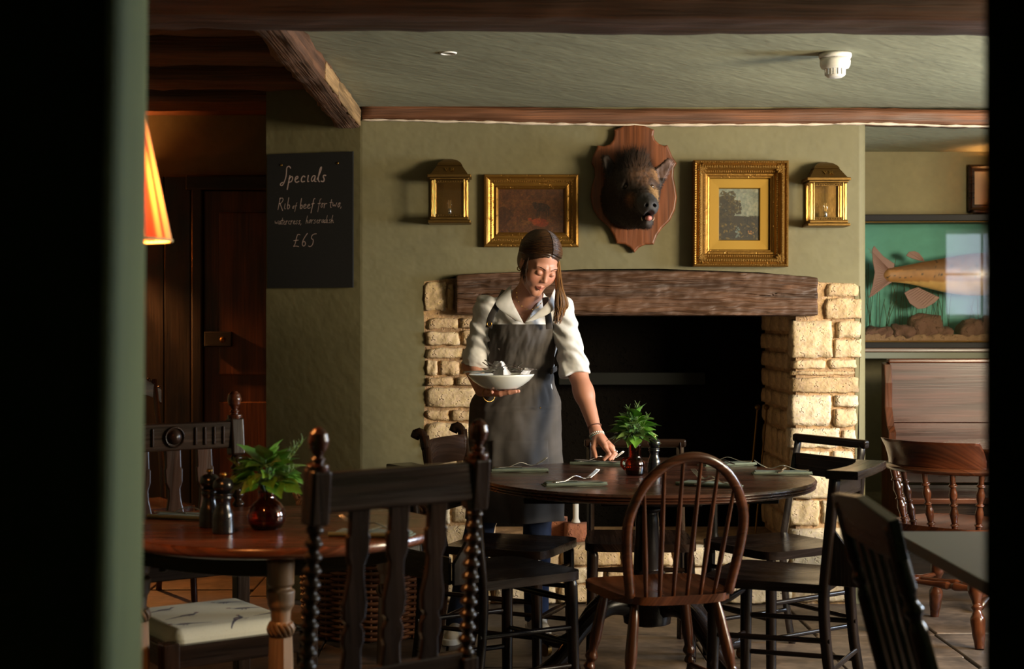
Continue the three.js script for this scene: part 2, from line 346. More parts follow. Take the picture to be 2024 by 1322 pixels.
// floor: a bed and separate flagstones
{
  const g = new THREE.Group(); g.name = 'floor'; g.userData.kind = 'structure'; scene.add(g);
  mesh('mortar_bed', rect(XL, XR, FD, 8.6, -0.12, -0.012), std([0.05, 0.04, 0.032], 0.95), g);
  const f1 = tileNoise(512, 512, 5, 5, 5, 41), f2 = tileNoise(512, 512, 40, 40, 2, 42);
  const fm = tex(512, 512, (i) => { const v = 0.62 + 0.7 * (f1[i] - 0.5) + 0.2 * (f2[i] - 0.5); return [v, v * 0.95, v * 0.9]; }, true, 0.9, 0.9), fb = tex(512, 512, (i) => 0.7 * f1[i] + 0.3 * f2[i], false, 0.9, 0.9);
  const tones = [[0.24, 0.18, 0.135], [0.28, 0.20, 0.14], [0.21, 0.17, 0.14], [0.30, 0.20, 0.13]].map((c) => phy(c, 0.5, { map: fm, bumpMap: fb, bumpScale: 0.005, clearcoat: 0.12, clearcoatRoughness: 0.35 }));
  const W = 0.505, slab = [0.42, 0.55, 0.62, 0.74].map((L) => [L, new RoundedBoxGeometry(W - 0.010, 0.05, L - 0.010, 1, 0.006)]);
  for (let c = 0, x = -2.9 + 0.11; x < XR - 0.1; c++, x += W) {
    let D = FD + 0.05 + rr(0, 0.25);
    while (D < 8.5) {
      const [L, gg] = slab[Math.floor(rnd() * 4)], k = Math.floor(rnd() * 4);
      const q = gg.clone(), ox = rnd() * 5, p = q.attributes.position, uv = q.attributes.uv;
      for (let i = 0; i < p.count; i++) uv.setXY(i, p.getX(i) + ox, p.getZ(i) + ox * 2.3 + p.getY(i));
      const m = mesh('flagstone', q, tones[k], g);
      m.position.set(x + W / 2 + 0.008 * (D - 5), -0.025 + rr(-0.003, 0.001), -(D + L / 2)); m.rotation.set(rr(-0.003, 0.003), 0.012 + rr(-0.004, 0.004), rr(-0.003, 0.003));
      D += L;
    }
  }
}
// the chamfered wall left of the chimney breast, and the breast itself with its fireplace
struct('wall_chamfer', (() => { const g = prism([[-0.60, 7.02], [-0.6895, 7.0], [-0.70, 7.0015], [-1.158, 7.15], [-1.158, 8.6], [-0.60, 8.6]], 0, 2.47); return g; })(), M.plaster);

const fire = thing('fireplace', 'open fireplace of rough pale stone with a deep sooty hearth', 'fireplace');
{
  // plastered breast: outline with the ragged opening left for the stonework
  const o = new THREE.Shape(), r = 0.0;
  o.moveTo(-0.69, 0); o.lineTo(X(838, 7), 0);
  const edge = [[838, 1180], [840, 1000], [837, 860], [841, 740], [838, 640], [836, 570], [839, 556], [870, 553], [900, 546], [1010, 540], [1150, 532], [1300, 531], [1500, 538], [1600, 548], [1622, 558], [1690, 560], [1700, 566], [1702, 640], [1698, 760], [1694, 900], [1690, 1050], [1691, 1190]];
  for (const [a, b] of edge) o.lineTo(X(a, 7), Math.max(0, Y(b, 7)));
  o.lineTo(X(1691, 7), 0); o.lineTo(1.60, 0); o.lineTo(1.60, CEIL); o.lineTo(-0.69, CEIL); o.closePath();
  const g = planar(new THREE.ExtrudeGeometry(o, { depth: 0.17, bevelEnabled: false }).translate(0, 0, -7.17), 0.7);
  const w = struct('wall_chimney_breast', g, M.plaster);
  // rounded right-hand corner and return wall
  const pts = [[1.585, 7.0]];
  for (let k = 0; k <= 8; k++) { const a = k / 8 * Math.PI / 2; pts.push([1.585 + 0.055 * Math.sin(a), 7.055 - 0.055 * Math.cos(a)]); }
  pts.push([1.64, 8.17], [1.585, 8.17]);
  struct('wall_chimney_return', prism(pts, 0, CEIL - 0.065), M.plaster);
  struct('wall_chimney_core', join(rect(-0.62, 1.59, 7.17, 7.9, 1.50, CEIL), rect(-0.62, X(840, 7) - 0.01, 7.17, 8.2, 0, 1.5)), M.plaster);
  // mortar behind the stones, sooty firebox
  mesh('mortar', rect(-0.42, -0.10, 7.003, 7.95, 0, 1.5), M.mortar, fire);
  mesh('mortar', rect(1.31, 1.60, 7.003, 7.95, 0, 1.5), M.mortar, fire);
  mesh('hearth_bed', rect(-0.1, 1.31, 7.02, 7.9, 0, 0.24), M.mortar, fire);
  mesh('firebox', join(rect(-0.1, 1.32, 7.86, 8.0, 0, 2.0), rect(-0.1, 1.32, 7.2, 8.0, 1.62, 1.75)), M.soot, fire);
  mesh('ledge', rect(0.24, 0.98, 7.70, 7.86, Y(760, 7.7), Y(737, 7.7)), phy([0.014, 0.015, 0.014], 1.0, { specularIntensity: 0.2 }), fire);
  let sd = 0;
  const mats = [M.stone, M.stoneB, M.stoneC];
  const put = (x0, x1, y0, y1, D, proud, m, dd = 0.10) => {
    const w = x1 - x0, h = y1 - y0, big = w * h > 0.01 ? 1 : 0;
    const q = mesh('stone', lumpy(w, h, dd, 6 + 4 * big, 4 + 3 * big, 3, 0.0075, 26, 0.014, ++sd), m, fire);
    q.position.set((x0 + x1) / 2, (y0 + y1) / 2, -(D + dd / 2 - proud)); q.rotation.z = rr(-0.012, 0.012);
  };
  const px = (a, b, c, d, m) => put(X(a, 7), X(b, 7), Y(d, 7), Y(c, 7), 7.0, rr(0.008, 0.022), m);
  // right jamb, from the top down
  for (const [a, b, c, d, k] of [[1632, 1697, 559, 587, 1], [1630, 1703, 588, 631, 1], [1653, 1702, 634, 668, 0], [1648, 1702, 670, 708, 0], [1562, 1645, 633, 707, 0], [1567, 1634, 710, 730, 0], [1636, 1693, 710, 730, 0], [1564, 1692, 732, 743, 1], [1564, 1697, 745, 777, 1], [1562, 1643, 780, 842, 2], [1648, 1697, 781, 804, 2], [1648, 1693, 807, 843, 0], [1559, 1659, 846, 886, 2], [1664, 1692, 848, 887, 2], [1566, 1640, 890, 934, 2], [1643, 1688, 890, 930, 2],
    [1562, 1690, 937, 985, 2], [1558, 1620, 988, 1040, 0], [1624, 1690, 988, 1036, 2], [1562, 1690, 1043, 1092, 2], [1560, 1628, 1095, 1145, 0], [1632, 1689, 1095, 1140, 2], [1562, 1690, 1148, 1190, 0]]) px(a, b, c, d, mats[k]);
  // left jamb
  for (const [a, b, c, d, k] of [[838, 882, 557, 615, 0], [884, 898, 560, 612, 1], [842, 906, 628, 651, 1], [908, 972, 628, 650, 1], [841, 909, 655, 683, 0], [912, 974, 653, 683, 1], [841, 914, 686, 709, 0], [917, 972, 687, 712, 1], [841, 867, 711, 743, 0], [869, 910, 712, 741, 1], [913, 974, 715, 742, 0], [842, 897, 745, 763, 1], [900, 972, 746, 763, 0], [842, 941, 766, 806, 0], [944, 974, 766, 806, 1], [842, 888, 809, 832, 1], [890, 972, 809, 832, 1], [840, 930, 834, 882, 0], [933, 974, 834, 880, 1],
    [842, 905, 885, 930, 0], [908, 972, 885, 932, 1], [841, 950, 934, 982, 0], [840, 890, 985, 1035, 2], [893, 972, 985, 1035, 0], [840, 935, 1038, 1090, 0], [938, 972, 1038, 1088, 2], [841, 896, 1092, 1140, 0], [900, 972, 1092, 1142, 2], [842, 970, 1144, 1190, 0]]) px(a, b, c, d, mats[k]);
  // the inner faces of the jambs
  for (const [s, x] of [[1, 1.305], [-1, -0.095]]) for (let y = 0.26; y < 1.3;) {
    const h = rr(0.08, 0.16); let D = 7.12;
    while (D < 7.8) { const L = rr(0.14, 0.3); const q = mesh('stone', lumpy(0.06, h - 0.012, L - 0.012, 2, 4, 6, 0.007, 24, 0.014, ++sd), M.stoneB, fire); q.position.set(x + 0.015 * s, y + h / 2, -(D + L / 2)); D += L; }
    y += h;
  }
  // hearth front: three rough courses and a pale lip
  for (const [y0, y1] of [[0.005, 0.085], [0.092, 0.168], [0.175, 0.262]]) for (let x = -0.085; x < 1.28;) { const w = Math.min(rr(0.13, 0.34), 1.30 - x); put(x, x + w - 0.01, y0, y1, 7.0, rr(0.005, 0.03), mats[Math.floor(rnd() * 3)]); x += w; }
}
// the hewn oak lintel
{
  const W = X(1618, 6.93) - X(900, 6.93), H = Y(534, 6.93) - Y(624, 6.93);
  let g = lumpy(W, H, 0.26, 150, 34, 8, 0.0022, 26, 0.012, 5);
  const p = g.attributes.position;
  for (let i = 0; i < p.count; i++) {
    const x = p.getX(i), y = p.getY(i), t = x / W;
    p.setY(i, y + (y > 0 ? -0.11 * Math.abs(t) ** 2.4 * (t < 0 ? 0.9 : 1.5) : 0.02 * (t < 0 ? t * t : -t * t * 0.2)));
    p.setZ(i, p.getZ(i) + 0.016 * nz(x * 3.5 + 0.6 * nz(x * 5, y * 9, 2), y * 34, 3) + 0.010 * nz(x * 9, y * 62, 8) + 0.004 * nz(x * 30, y * 70, 5));
  }
  g.computeVertexNormals(); grain(g, 0);
  const m = mesh('lintel_beam', g, M.lintel); m.position.set((X(1618, 6.93) + X(900, 6.93)) / 2, (Y(534, 6.93) + Y(624, 6.93)) / 2, -6.93 - 0.13);
  tag(m, 'massive rough-hewn oak lintel across the stone fireplace', 'beam');
}
// ceiling timbers
function timber(name, label, w, h, d, pos, amp, mat, seed, n = [40, 4, 6], group) {
  const g = lumpy(w, h, d, ...n, amp, 9, 0.015, seed); grain(g);
  const m = mesh(name, g, mat); m.position.set(...pos); return tag(m, label, 'beam', group);
}
{
  const b = timber('ceiling_beam', 'wide dark ceiling beam spanning the top of the picture', 4.7, 0.34, 0.27, [0.05, 2.13 + 0.17, -4.245], 0.006, M.beam, 3, [60, 6, 6]);
  b.rotation.z = -0.008;
  // plate over the chimney breast, its lower edge wavering
  const L = XR + 0.69, g = lumpy(L, 0.075, 0.12, 90, 3, 3, 0.0035, 9, 0.008, 8), p = g.attributes.position;
  for (let i = 0; i < p.count; i++) { const x = p.getX(i) - L / 2 + XR; p.setY(i, p.getY(i) - 0.012 * sstep(-0.3, 0.6, x) * sstep(2.2, 1.0, x) + 0.012 * sstep(-0.1, -0.6, x) - 0.02 * sstep(1.6, 2.2, x) - 0.004 * nz(x * 3, 0, 0)); }
  g.computeVertexNormals(); grain(g, 0);
  const plate = mesh('wall_plate_beam', g, woodM([0.24, 0.095, 0.038], 0.8, 0.004));
  const lip = lumpy(L, 0.010, 0.03, 220, 1, 2, 0.0045, 16, 0.004, 9), lp = lip.attributes.position;
  for (let i = 0; i < lp.count; i++) { const x = lp.getX(i) - L / 2 + XR; lp.setXYZ(i, lp.getX(i), lp.getY(i) - 0.038 - 0.012 * sstep(-0.3, 0.6, x) * sstep(2.2, 1.0, x) + 0.012 * sstep(-0.1, -0.6, x) - 0.02 * sstep(1.6, 2.2, x) - 0.004 * nz(x * 3, 0, 0), lp.getZ(i) + 0.048); }
  lip.computeVertexNormals(); mesh('plaster_lip', lip, std([0.62, 0.50, 0.38], 0.9), plate);
  tag(plate, 'thin pale-edged beam running above boar and gilt pictures', 'beam').position.set(XR - L / 2, 2.255, -7.03);
  struct('ceiling_recess', rect(1.5, XR, 7.08, 8.2, 2.215, 2.285), M.ceil);
  // crooked beam that closes off the low ceiling on the left
  const q = lumpy(0.105, 0.10, 2.75, 6, 6, 70, 0.006, 12, 0.018, 21), r = q.attributes.position;
  for (let i = 0; i < r.count; i++) { const D = 5.63 - r.getZ(i); if (r.getX(i) < 0.02 && r.getY(i) < 0.02) r.setXYZ(i, r.getX(i) - 0.02 * nz(D * 3, 3, 1), r.getY(i) + 0.012 * nz(D * 3, 1, 5), r.getZ(i)); }
  q.computeVertexNormals(); grain(q, 2);
  const crook = tag(mesh('crooked_beam', q, woodM([0.21, 0.092, 0.04], 0.85, 0.006)), 'crooked beam with pale split side running back to the chimney corner', 'beam');
  crook.position.set(-0.75, 2.24, -5.63);
  // pale split wood on the room side, with an open crack between the two pieces
  for (const [z0, z1, h, sd] of [[-0.03, -0.43, 0.075, 41], [-0.46, -1.33, 0.086, 42]]) { const sp = lumpy(0.016, h, z0 - z1, 3, 6, 22, 0.0035, 22, 0.006, sd), r = sp.attributes.position; for (let i = 0; i < r.count; i++) r.setY(i, r.getY(i) * (1 - 0.25 * Math.abs(r.getZ(i)) / (z0 - z1))); sp.computeVertexNormals(); grain(sp, 2); const m = mesh('split_face', sp, M.beamPale, crook); m.position.set(0.052, -0.004, (z0 + z1) / 2); }
  struct('trim_1', rect(-0.80, -0.70, 4.25, 7.1, CEIL, 2.48), M.beam);
  [[6.15, 0.31], [6.82, 0.30], [7.5, 0.34], [5.5, 0.3]].forEach(([D, w], k) => timber('ceiling_joist', ['dark joist, second from the back of the left-hand ceiling', 'dark joist, third from the back of the left-hand ceiling', 'dark reddish joist nearest the door in the left-hand ceiling', 'dark joist just behind the wide ceiling beam'][[1, 0, 2, 3][k]], XL === 0 ? 1 : 2.1, 0.12, w, [-1.88, 2.42, -D], 0.008, M.joist, 30 + k, [30, 4, 6], 'joists of the left-hand ceiling'));
}
// door and dark panelling of the alcove
{
  const D = 8.58, x0 = X(405, D), x1 = x0 + 0.80, y1 = Y(378, D);
  const g = new THREE.Group(); g.name = 'door_1'; g.userData.kind = 'structure'; scene.add(g);
  mesh('door_leaf', grain(rbox(x1 - x0, y1, 0.045, (x0 + x1) / 2, y1 / 2, -D + 0.0), 1), M.door, g);
  for (let k = 0; k < 3; k++) for (const yy of [[0.12, 0.85], [1.0, y1 - 0.12]]) if (k < 2) mesh('door_panel', grain(rbox(0.29, yy[1] - yy[0], 0.02, x0 + 0.23 + k * 0.36, (yy[0] + yy[1]) / 2, -D + 0.026, 0.008), 1), M.door, g);
  const lk = mesh('rim_lock', rbox(X(462, D) - X(408, D), 0.085, 0.04, X(435, D), Y(670, D), -D + 0.045, 0.006), M.iron, g);
  mesh('knob', new THREE.SphereGeometry(0.017, 14, 10).translate(X(446, D), Y(671, D), -D + 0.09), M.brassOld, lk);
  const t = new THREE.Group(); t.name = 'trim_2'; t.userData.kind = 'structure'; scene.add(t);
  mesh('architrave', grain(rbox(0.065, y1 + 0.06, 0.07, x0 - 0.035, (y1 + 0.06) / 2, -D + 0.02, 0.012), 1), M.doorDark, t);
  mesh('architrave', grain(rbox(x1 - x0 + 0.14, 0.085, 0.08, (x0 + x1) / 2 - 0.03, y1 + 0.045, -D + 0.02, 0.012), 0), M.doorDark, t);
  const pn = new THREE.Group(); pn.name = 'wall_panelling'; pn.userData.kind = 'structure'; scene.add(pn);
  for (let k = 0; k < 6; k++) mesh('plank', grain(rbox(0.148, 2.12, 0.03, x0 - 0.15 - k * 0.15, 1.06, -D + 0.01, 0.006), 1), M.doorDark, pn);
}

// ------------------------------------------------------------------ furniture (local axes: +z is the way a chair faces, origin on the floor under the seat)
const face = (fx, away) => Math.atan2(fx, -away);   // turn that makes +z face right by fx and away from the camera by `away`
const balProf = (r, k = 1) => [[0, r * 0.75], [0.08, r * 0.8], [0.10, r * 1.15], [0.13, r * 0.7], [0.16, r * 0.85], [0.30, r * 1.15], [0.42, r * 0.75], [0.45, r * 1.15], [0.48, r * 0.72], [0.62, r * 1.15], [0.75, r * 0.72], [0.78, r * 1.2], [0.82, r * 0.75], [1, r * 0.8]].map(([t, q]) => [t, q * k]);

// carved oak chair with ball finials, turned posts, three splats and a drop-in cushion
const cushionTex = canvas(512, 512, (c, w, h) => {
  c.fillStyle = '#cfc7b0'; c.fillRect(0, 0, w, h);
  for (let i = 0; i < 5000; i++) { c.fillStyle = `rgba(${rnd() < 0.5 ? '120,110,95' : '235,228,210'},0.10)`; c.fillRect(rnd() * w, rnd() * h, 3, 1.5); }
  const bird = (x, y, s, dir, a) => {   // a printed walking pheasant with a long tail
    c.save(); c.translate(x, y); c.rotate(a); c.scale(s * dir, s);
    c.fillStyle = '#4b4450'; c.strokeStyle = '#4b4450'; c.lineCap = 'round';
    c.beginPath(); c.ellipse(0, 0, 30, 14, -0.1, 0, 7); c.fill();
    c.beginPath(); c.moveTo(-20, -6); c.lineTo(-98, 22); c.lineTo(-100, 26); c.lineTo(-18, 10); c.fill();
    c.lineWidth = 9; c.beginPath(); c.moveTo(22, -4); c.quadraticCurveTo(36, -10, 44, -22); c.stroke();
    c.fillStyle = '#6b2f35'; c.beginPath(); c.ellipse(46, -24, 9, 6, 0.2, 0, 7); c.fill();
    c.fillStyle = '#b8cfc8'; c.fillRect(32, -14, 9, 4);
    c.lineWidth = 2.5; for (const k of [-6, 8]) { c.beginPath(); c.moveTo(k, 12); c.lineTo(k + 3, 28); c.lineTo(k + 11, 30); c.stroke(); }
    c.fillStyle = '#7b6a66'; c.beginPath(); c.ellipse(-4, -2, 16, 6, -0.1, 0, 7); c.fill();
    c.restore();
  };
  bird(150, 120, 0.9, 1, -0.1); bird(380, 110, 0.8, -1, 0.1); bird(180, 260, 1.0, 1, -0.12); bird(390, 250, 1.0, -1, 0.1); bird(110, 400, 0.9, -1, 0); bird(300, 410, 1.0, 1, -0.7); bird(440, 390, 0.8, 1, 0.05);
});
const cushionM = std([1, 1, 1], 0.9, { map: cushionTex, bumpMap: clothBump, bumpScale: 0.0004 });
function carvedChair(label, x, D, turn, withFlutes) {
  const t = thing('carved_chair', label, 'chair', [x, 0, -D], turn, 'carved chairs at the small round table');
  const W = 0.205, zb = -0.215, zf = 0.215, lean = 0.06, wood = M.darkOak;
  const bz = (y) => zb - lean * clamp((y - 0.45) / 0.6);
  for (const s of [-1, 1]) {
    const p = (y) => V(s * W, y, bz(y));
    const bobbins = []; for (let k = 0; k <= 11; k++) { bobbins.push([k / 12 + 0.003, 0.0105]); bobbins.push([(k + 0.5) / 12, 0.0195]); } bobbins.push([1, 0.011]);
    const post = mesh('back_post', grain(join(bar(p(0.0), p(0.565), 0.042, 0.042), turned(bobbins, p(0.56), p(0.895), 14, 4), bar(p(0.89), p(1.005), 0.046, 0.046, 0, 0.008))), wood, t);
    mesh('finial', grain(turned([[0, 0.022], [0.14, 0.023], [0.2, 0.012], [0.28, 0.015], [0.34, 0.009], [0.42, 0.013], [0.52, 0.0185], [0.68, 0.0215], [0.84, 0.0185], [0.94, 0.011], [1, 0.001]], p(1.0), p(1.09), 16)), M.mahogany, post);
    mesh('leg', grain(join(bar(V(s * W, 0, zf), V(s * W, 0.12, zf), 0.044, 0.044), turned([[0, 0.02], [0.1, 0.022], [0.2, 0.013], [0.35, 0.021], [0.5, 0.013], [0.65, 0.021], [0.8, 0.013], [0.92, 0.022], [1, 0.02]], V(s * W, 0.12, zf), V(s * W, 0.33, zf)), bar(V(s * W, 0.33, zf), V(s * W, 0.445, zf), 0.046, 0.046))), wood, t);
    mesh('seat_rail', grain(rbox(0.026, 0.06, zf - zb - 0.03, s * W, 0.405, 0)), wood, t);
    mesh('stretcher', grain(rbox(0.022, 0.03, zf - zb - 0.03, s * W, 0.13, 0)), wood, t);
  }
  mesh('seat_rail', grain(rbox(2 * W - 0.03, 0.06, 0.028, 0, 0.405, zf)), wood, t);
  mesh('seat_rail', grain(rbox(2 * W - 0.03, 0.06, 0.028, 0, 0.405, zb)), wood, t);
  mesh('stretcher', grain(turned(balProf(0.016), V(-W, 0.22, zf), V(W, 0.22, zf))), wood, t);
  const rail = mesh('top_rail', grain(rbox(2 * W - 0.03, 0.083, 0.03, 0, 0.955, bz(0.955), 0.006)), wood, t);
  mesh('lower_rail', grain(rbox(2 * W - 0.03, 0.045, 0.026, 0, 0.555, bz(0.555), 0.005)), wood, t);
  if (withFlutes) {
    for (const k of [-5, -4, -3, -2, 2, 3, 4, 5]) mesh('flute', grain(rbox(0.008, 0.055, 0.010, k * 0.03 + Math.sign(k) * 0.008, 0.955, bz(0.955) + 0.016, 0.0035), 1), wood, rail);
    mesh('roundel', grain(new THREE.LatheGeometry([[0.0001, 0.02], [0.012, 0.018], [0.02, 0.010], [0.022, 0.004], [0.026, 0.004], [0.028, 0.010], [0.031, 0.008], [0.033, 0]].map(([a, b]) => new THREE.Vector2(a, b)), 24).rotateX(Math.PI / 2).translate(0, 0.955, bz(0.955) + 0.015)), wood, rail);
  }
  const half = [[0.024, 0], [0.024, 0.055], [0.028, 0.06], [0.026, 0.10], [0.018, 0.12], [0.019, 0.15], [0.029, 0.20], [0.026, 0.235], [0.017, 0.245], [0.026, 0.262], [0.026, 0.285], [0.020, 0.30], [0.024, 0.345]];
  for (const k of [-1, 0, 1]) {
    const up = half.map(([a, b]) => [a, 0.345 - b]), g = ext([...up.map(([a, b]) => [a, b]), ...up.slice().reverse().map(([a, b]) => [-a, b])], 0.008, 0.003);
    const y0 = 0.575, m = Math.atan2(lean, 0.6); g.rotateX(-m).translate(k * 0.1, y0, bz(y0) - 0.006);
    mesh('splat', grain(g, 1), withFlutes ? M.splat : wood, t);
  }
  const cg = new RoundedBoxGeometry(2 * W - 0.03, 0.07, zf - zb - 0.025, 8, 0.034), p = cg.attributes.position, uv = cg.attributes.uv;
  for (let i = 0; i < p.count; i++) { const u = p.getX(i) / W, v = p.getZ(i) / 0.2; const e = 1 - 0.05 * Math.abs(u * v) ** 3; p.setX(i, p.getX(i) * e); p.setZ(i, p.getZ(i) * e); if (p.getY(i) > 0) p.setY(i, p.getY(i) - 0.014 + 0.034 * (1 - u * u) * (1 - v * v)); uv.setXY(i, 0.5 + u * 0.48, 0.5 - v * 0.48); }
  cg.computeVertexNormals();
  mesh('cushion', cg.translate(0, 0.445, 0), cushionM, t);
  return t;
}
carvedChair('carved oak chair with fluted rail, roundel and pheasant-print cushion behind the small table', -0.868, 4.335, face(0.57, -0.82), true);
carvedChair('near dark chair with bobbin posts seen from behind at the small table', -0.405, 3.385, face(-0.64, 0.77), false);

// plain chapel chairs
const slant = (y, zb, lean) => zb - lean * clamp((y - 0.42) / 0.42);
function seatBoard(w0, w1, z0, z1, th, y, dish = 0.008) {   // w0 back half width, w1 front half width
  const g = new THREE.BoxGeometry(2, th, 2, 14, 2, 14), p = g.attributes.position;
  for (let i = 0; i < p.count; i++) {
    const u = p.getX(i), v = p.getZ(i), hw = mix(w0, w1, (v + 1) / 2), round = 1 - 0.10 * Math.max(0, v) ** 6 * Math.abs(u) ** 6;
    const top = p.getY(i) > 0.001 ? -dish * (1 - u ** 4) * (1 - v ** 4) : 0;
    p.setXYZ(i, u * hw * round, y + p.getY(i) + top, mix(z0, z1, (v * round + 1) / 2));
  }
  g.computeVertexNormals(); return grain(g, 2);
}
function chapelChair(label, x, D, turn, { box: boxed = false, shelf = 'shelf', wood = M.ebony, h = 0.80, seatRound = false, lean = 0.085 } = {}) {
  const t = thing('chapel_chair', label, 'chair', [x, 0, -D], turn);
  const w0 = 0.185, w1 = 0.205, zb = -0.19, zf = 0.19;
  mesh('seat', seatBoard(w0 + 0.01, w1 + 0.015, zb - 0.005, zf + 0.03, 0.03, 0.437, seatRound ? 0.012 : 0.008), wood, t);
  for (const s of [-1, 1]) {
    mesh('leg', grain(turned([[0, 0.0165], [0.06, 0.019], [0.5, 0.0205], [0.94, 0.0215], [1, 0.017]], V(s * (w1 - 0.012), 0, zf - 0.004), V(s * (w1 - 0.022), 0.424, zf - 0.012), 14), 1), wood, t);
    const pts = []; for (let k = 0; k <= 10; k++) { const y = k / 10 * h; pts.push(V(s * w0, y, y < 0.42 ? zb - 0.05 * (1 - y / 0.42) ** 2 : slant(y, zb, lean))); }
    mesh('back_post', grain(sweep(pts, () => [0.019, 0.0155], { n: 20, seg: 4, ref: V(1, 0, 0) }), 1), wood, t);
    for (const [y, r] of [[0.13, 0.009], [0.26, 0.0095]]) mesh('stretcher', grain(rod(V(s * (w1 - 0.014), y, zf - 0.006), V(s * w0, y + 0.01, zb - 0.02), r)), wood, t);
  }
  for (const y of [0.15, 0.30]) mesh('stretcher', grain(turned([[0, 0.008], [0.5, 0.0125], [1, 0.008]], V(-w1 + 0.014, y + 0.05, zf - 0.006), V(w1 - 0.014, y + 0.05, zf - 0.006))), wood, t);
  mesh('stretcher', grain(rod(V(-w0, 0.17, zb - 0.02), V(w0, 0.17, zb - 0.02), 0.009)), wood, t);
  const zt = slant(h, zb, lean);
  if (shelf === 'shelf') {
    const a = []; for (let k = 0; k <= 12; k++) { const u = k / 12 * 2 - 1; a.push([u * (w0 + 0.03), -0.085 - 0.010 * (1 - u * u)]); }
    for (let k = 12; k >= 0; k--) { const u = k / 12 * 2 - 1; a.push([u * (w0 + 0.03), 0.02 - 0.028 * (1 - u * u)]); }
    mesh('book_shelf', grain(ext(a, 0.02, 0.004).rotateX(Math.PI / 2).translate(0, h + 0.02, zt + 0.004), 0), wood, t);
    mesh('back_slat', grain(rbox(2 * w0 - 0.02, 0.07, 0.016, 0, h - 0.045, slant(h - 0.045, zb, lean)), 0), wood, t);
  } else if (shelf === 'rails') {
    mesh('crest_rail', grain(rbox(2 * w0 + 0.05, 0.034, 0.032, 0, h, zt, 0.01), 0), wood, t);
    mesh('back_slat', grain(rbox(2 * w0 - 0.02, 0.085, 0.014, 0, h - 0.10, slant(h - 0.1, zb, lean)), 0), wood, t);
  } else {   // broad bent crest with rolled post tops
    const c = []; for (let k = 0; k <= 8; k++) { const u = k / 8 * 2 - 1; c.push(V(u * (w0 - 0.005), h - 0.07, slant(h, zb, lean) + 0.012 - 0.028 * (1 - u * u))); }
    mesh('crest_rail', grain(sweep(c, () => [0.009, 0.055], { n: 20, seg: 10, ref: V(0, -1, 0) }), 0), wood, t);
    for (const s of [-1, 1]) mesh('scroll', grain(sweep([V(s * w0, h - 0.05, zt + 0.005), V(s * w0, h + 0.005, zt - 0.01), V(s * w0, h + 0.012, zt - 0.032), V(s * w0, h - 0.01, zt - 0.042)], (q) => [0.019, 0.014 - 0.004 * q], { n: 10, seg: 8, ref: V(1, 0, 0) }), 1), wood, t);
    mesh('back_slat', grain(rbox(2 * w0 - 0.02, 0.05, 0.016, 0, 0.60, slant(0.6, zb, lean)), 0), wood, t);
  }
  if (boxed) {   // open hymn-book box behind the back
    const zc = slant(0.58, zb, lean);
    const sh = [[0, 0.53], [0, 0.71], [0.02, 0.715], [0.105, 0.60], [0.105, 0.53]].map(([a, b]) => [a, b - 0.08]);
    const bx = new THREE.Group(); bx.name = 'book_box'; t.add(bx);
    for (const s of [-1, 1]) mesh('side', grain(ext(sh, 0.011, 0.002).rotateY(Math.PI / 2).translate(s * (w0 - 0.006) - 0.005, 0, zc + 0.005), 1), wood, bx);
    mesh('front', grain(rbox(2 * w0 - 0.03, 0.09, 0.012, 0, 0.495, zc - 0.105), 0), wood, bx);
    mesh('bottom', grain(rbox(2 * w0 - 0.03, 0.012, 0.105, 0, 0.458, zc - 0.05), 0), wood, bx);
  } else if (shelf === 'shelf') mesh('back_slat', grain(rbox(2 * w0 - 0.02, 0.055, 0.014, 0, 0.585, slant(0.585, zb, lean)), 0), wood, t);
  return t;
}
chapelChair('black chapel chair with book box, right of the bow-back chair', 0.915, 5.15, face(-0.90, 0.43), { box: true, lean: 0.04, h: 0.80 });
chapelChair('black two-rail chair at far right of the table before the stone jamb', 1.02, 5.86, face(-0.86, -0.5), { shelf: 'rails', h: 0.83 });
chapelChair('dark chapel chair facing the camera behind the vase of herbs', 0.50, 6.0, face(-0.03, -1), { shelf: 'rails', h: 0.80, wood: M.darkOak });
chapelChair('dark chair with rolled crest rail in front of the apron', -0.01, 5.86, face(0.93, -0.36), { shelf: 'bent', h: 0.865, wood: M.darkOak, seatRound: true });
chapelChair('black chapel chair with book box at the near left of the table', -0.05, 5.22, face(0.80, 0.60), { box: true, h: 0.79, lean: 0.05 });

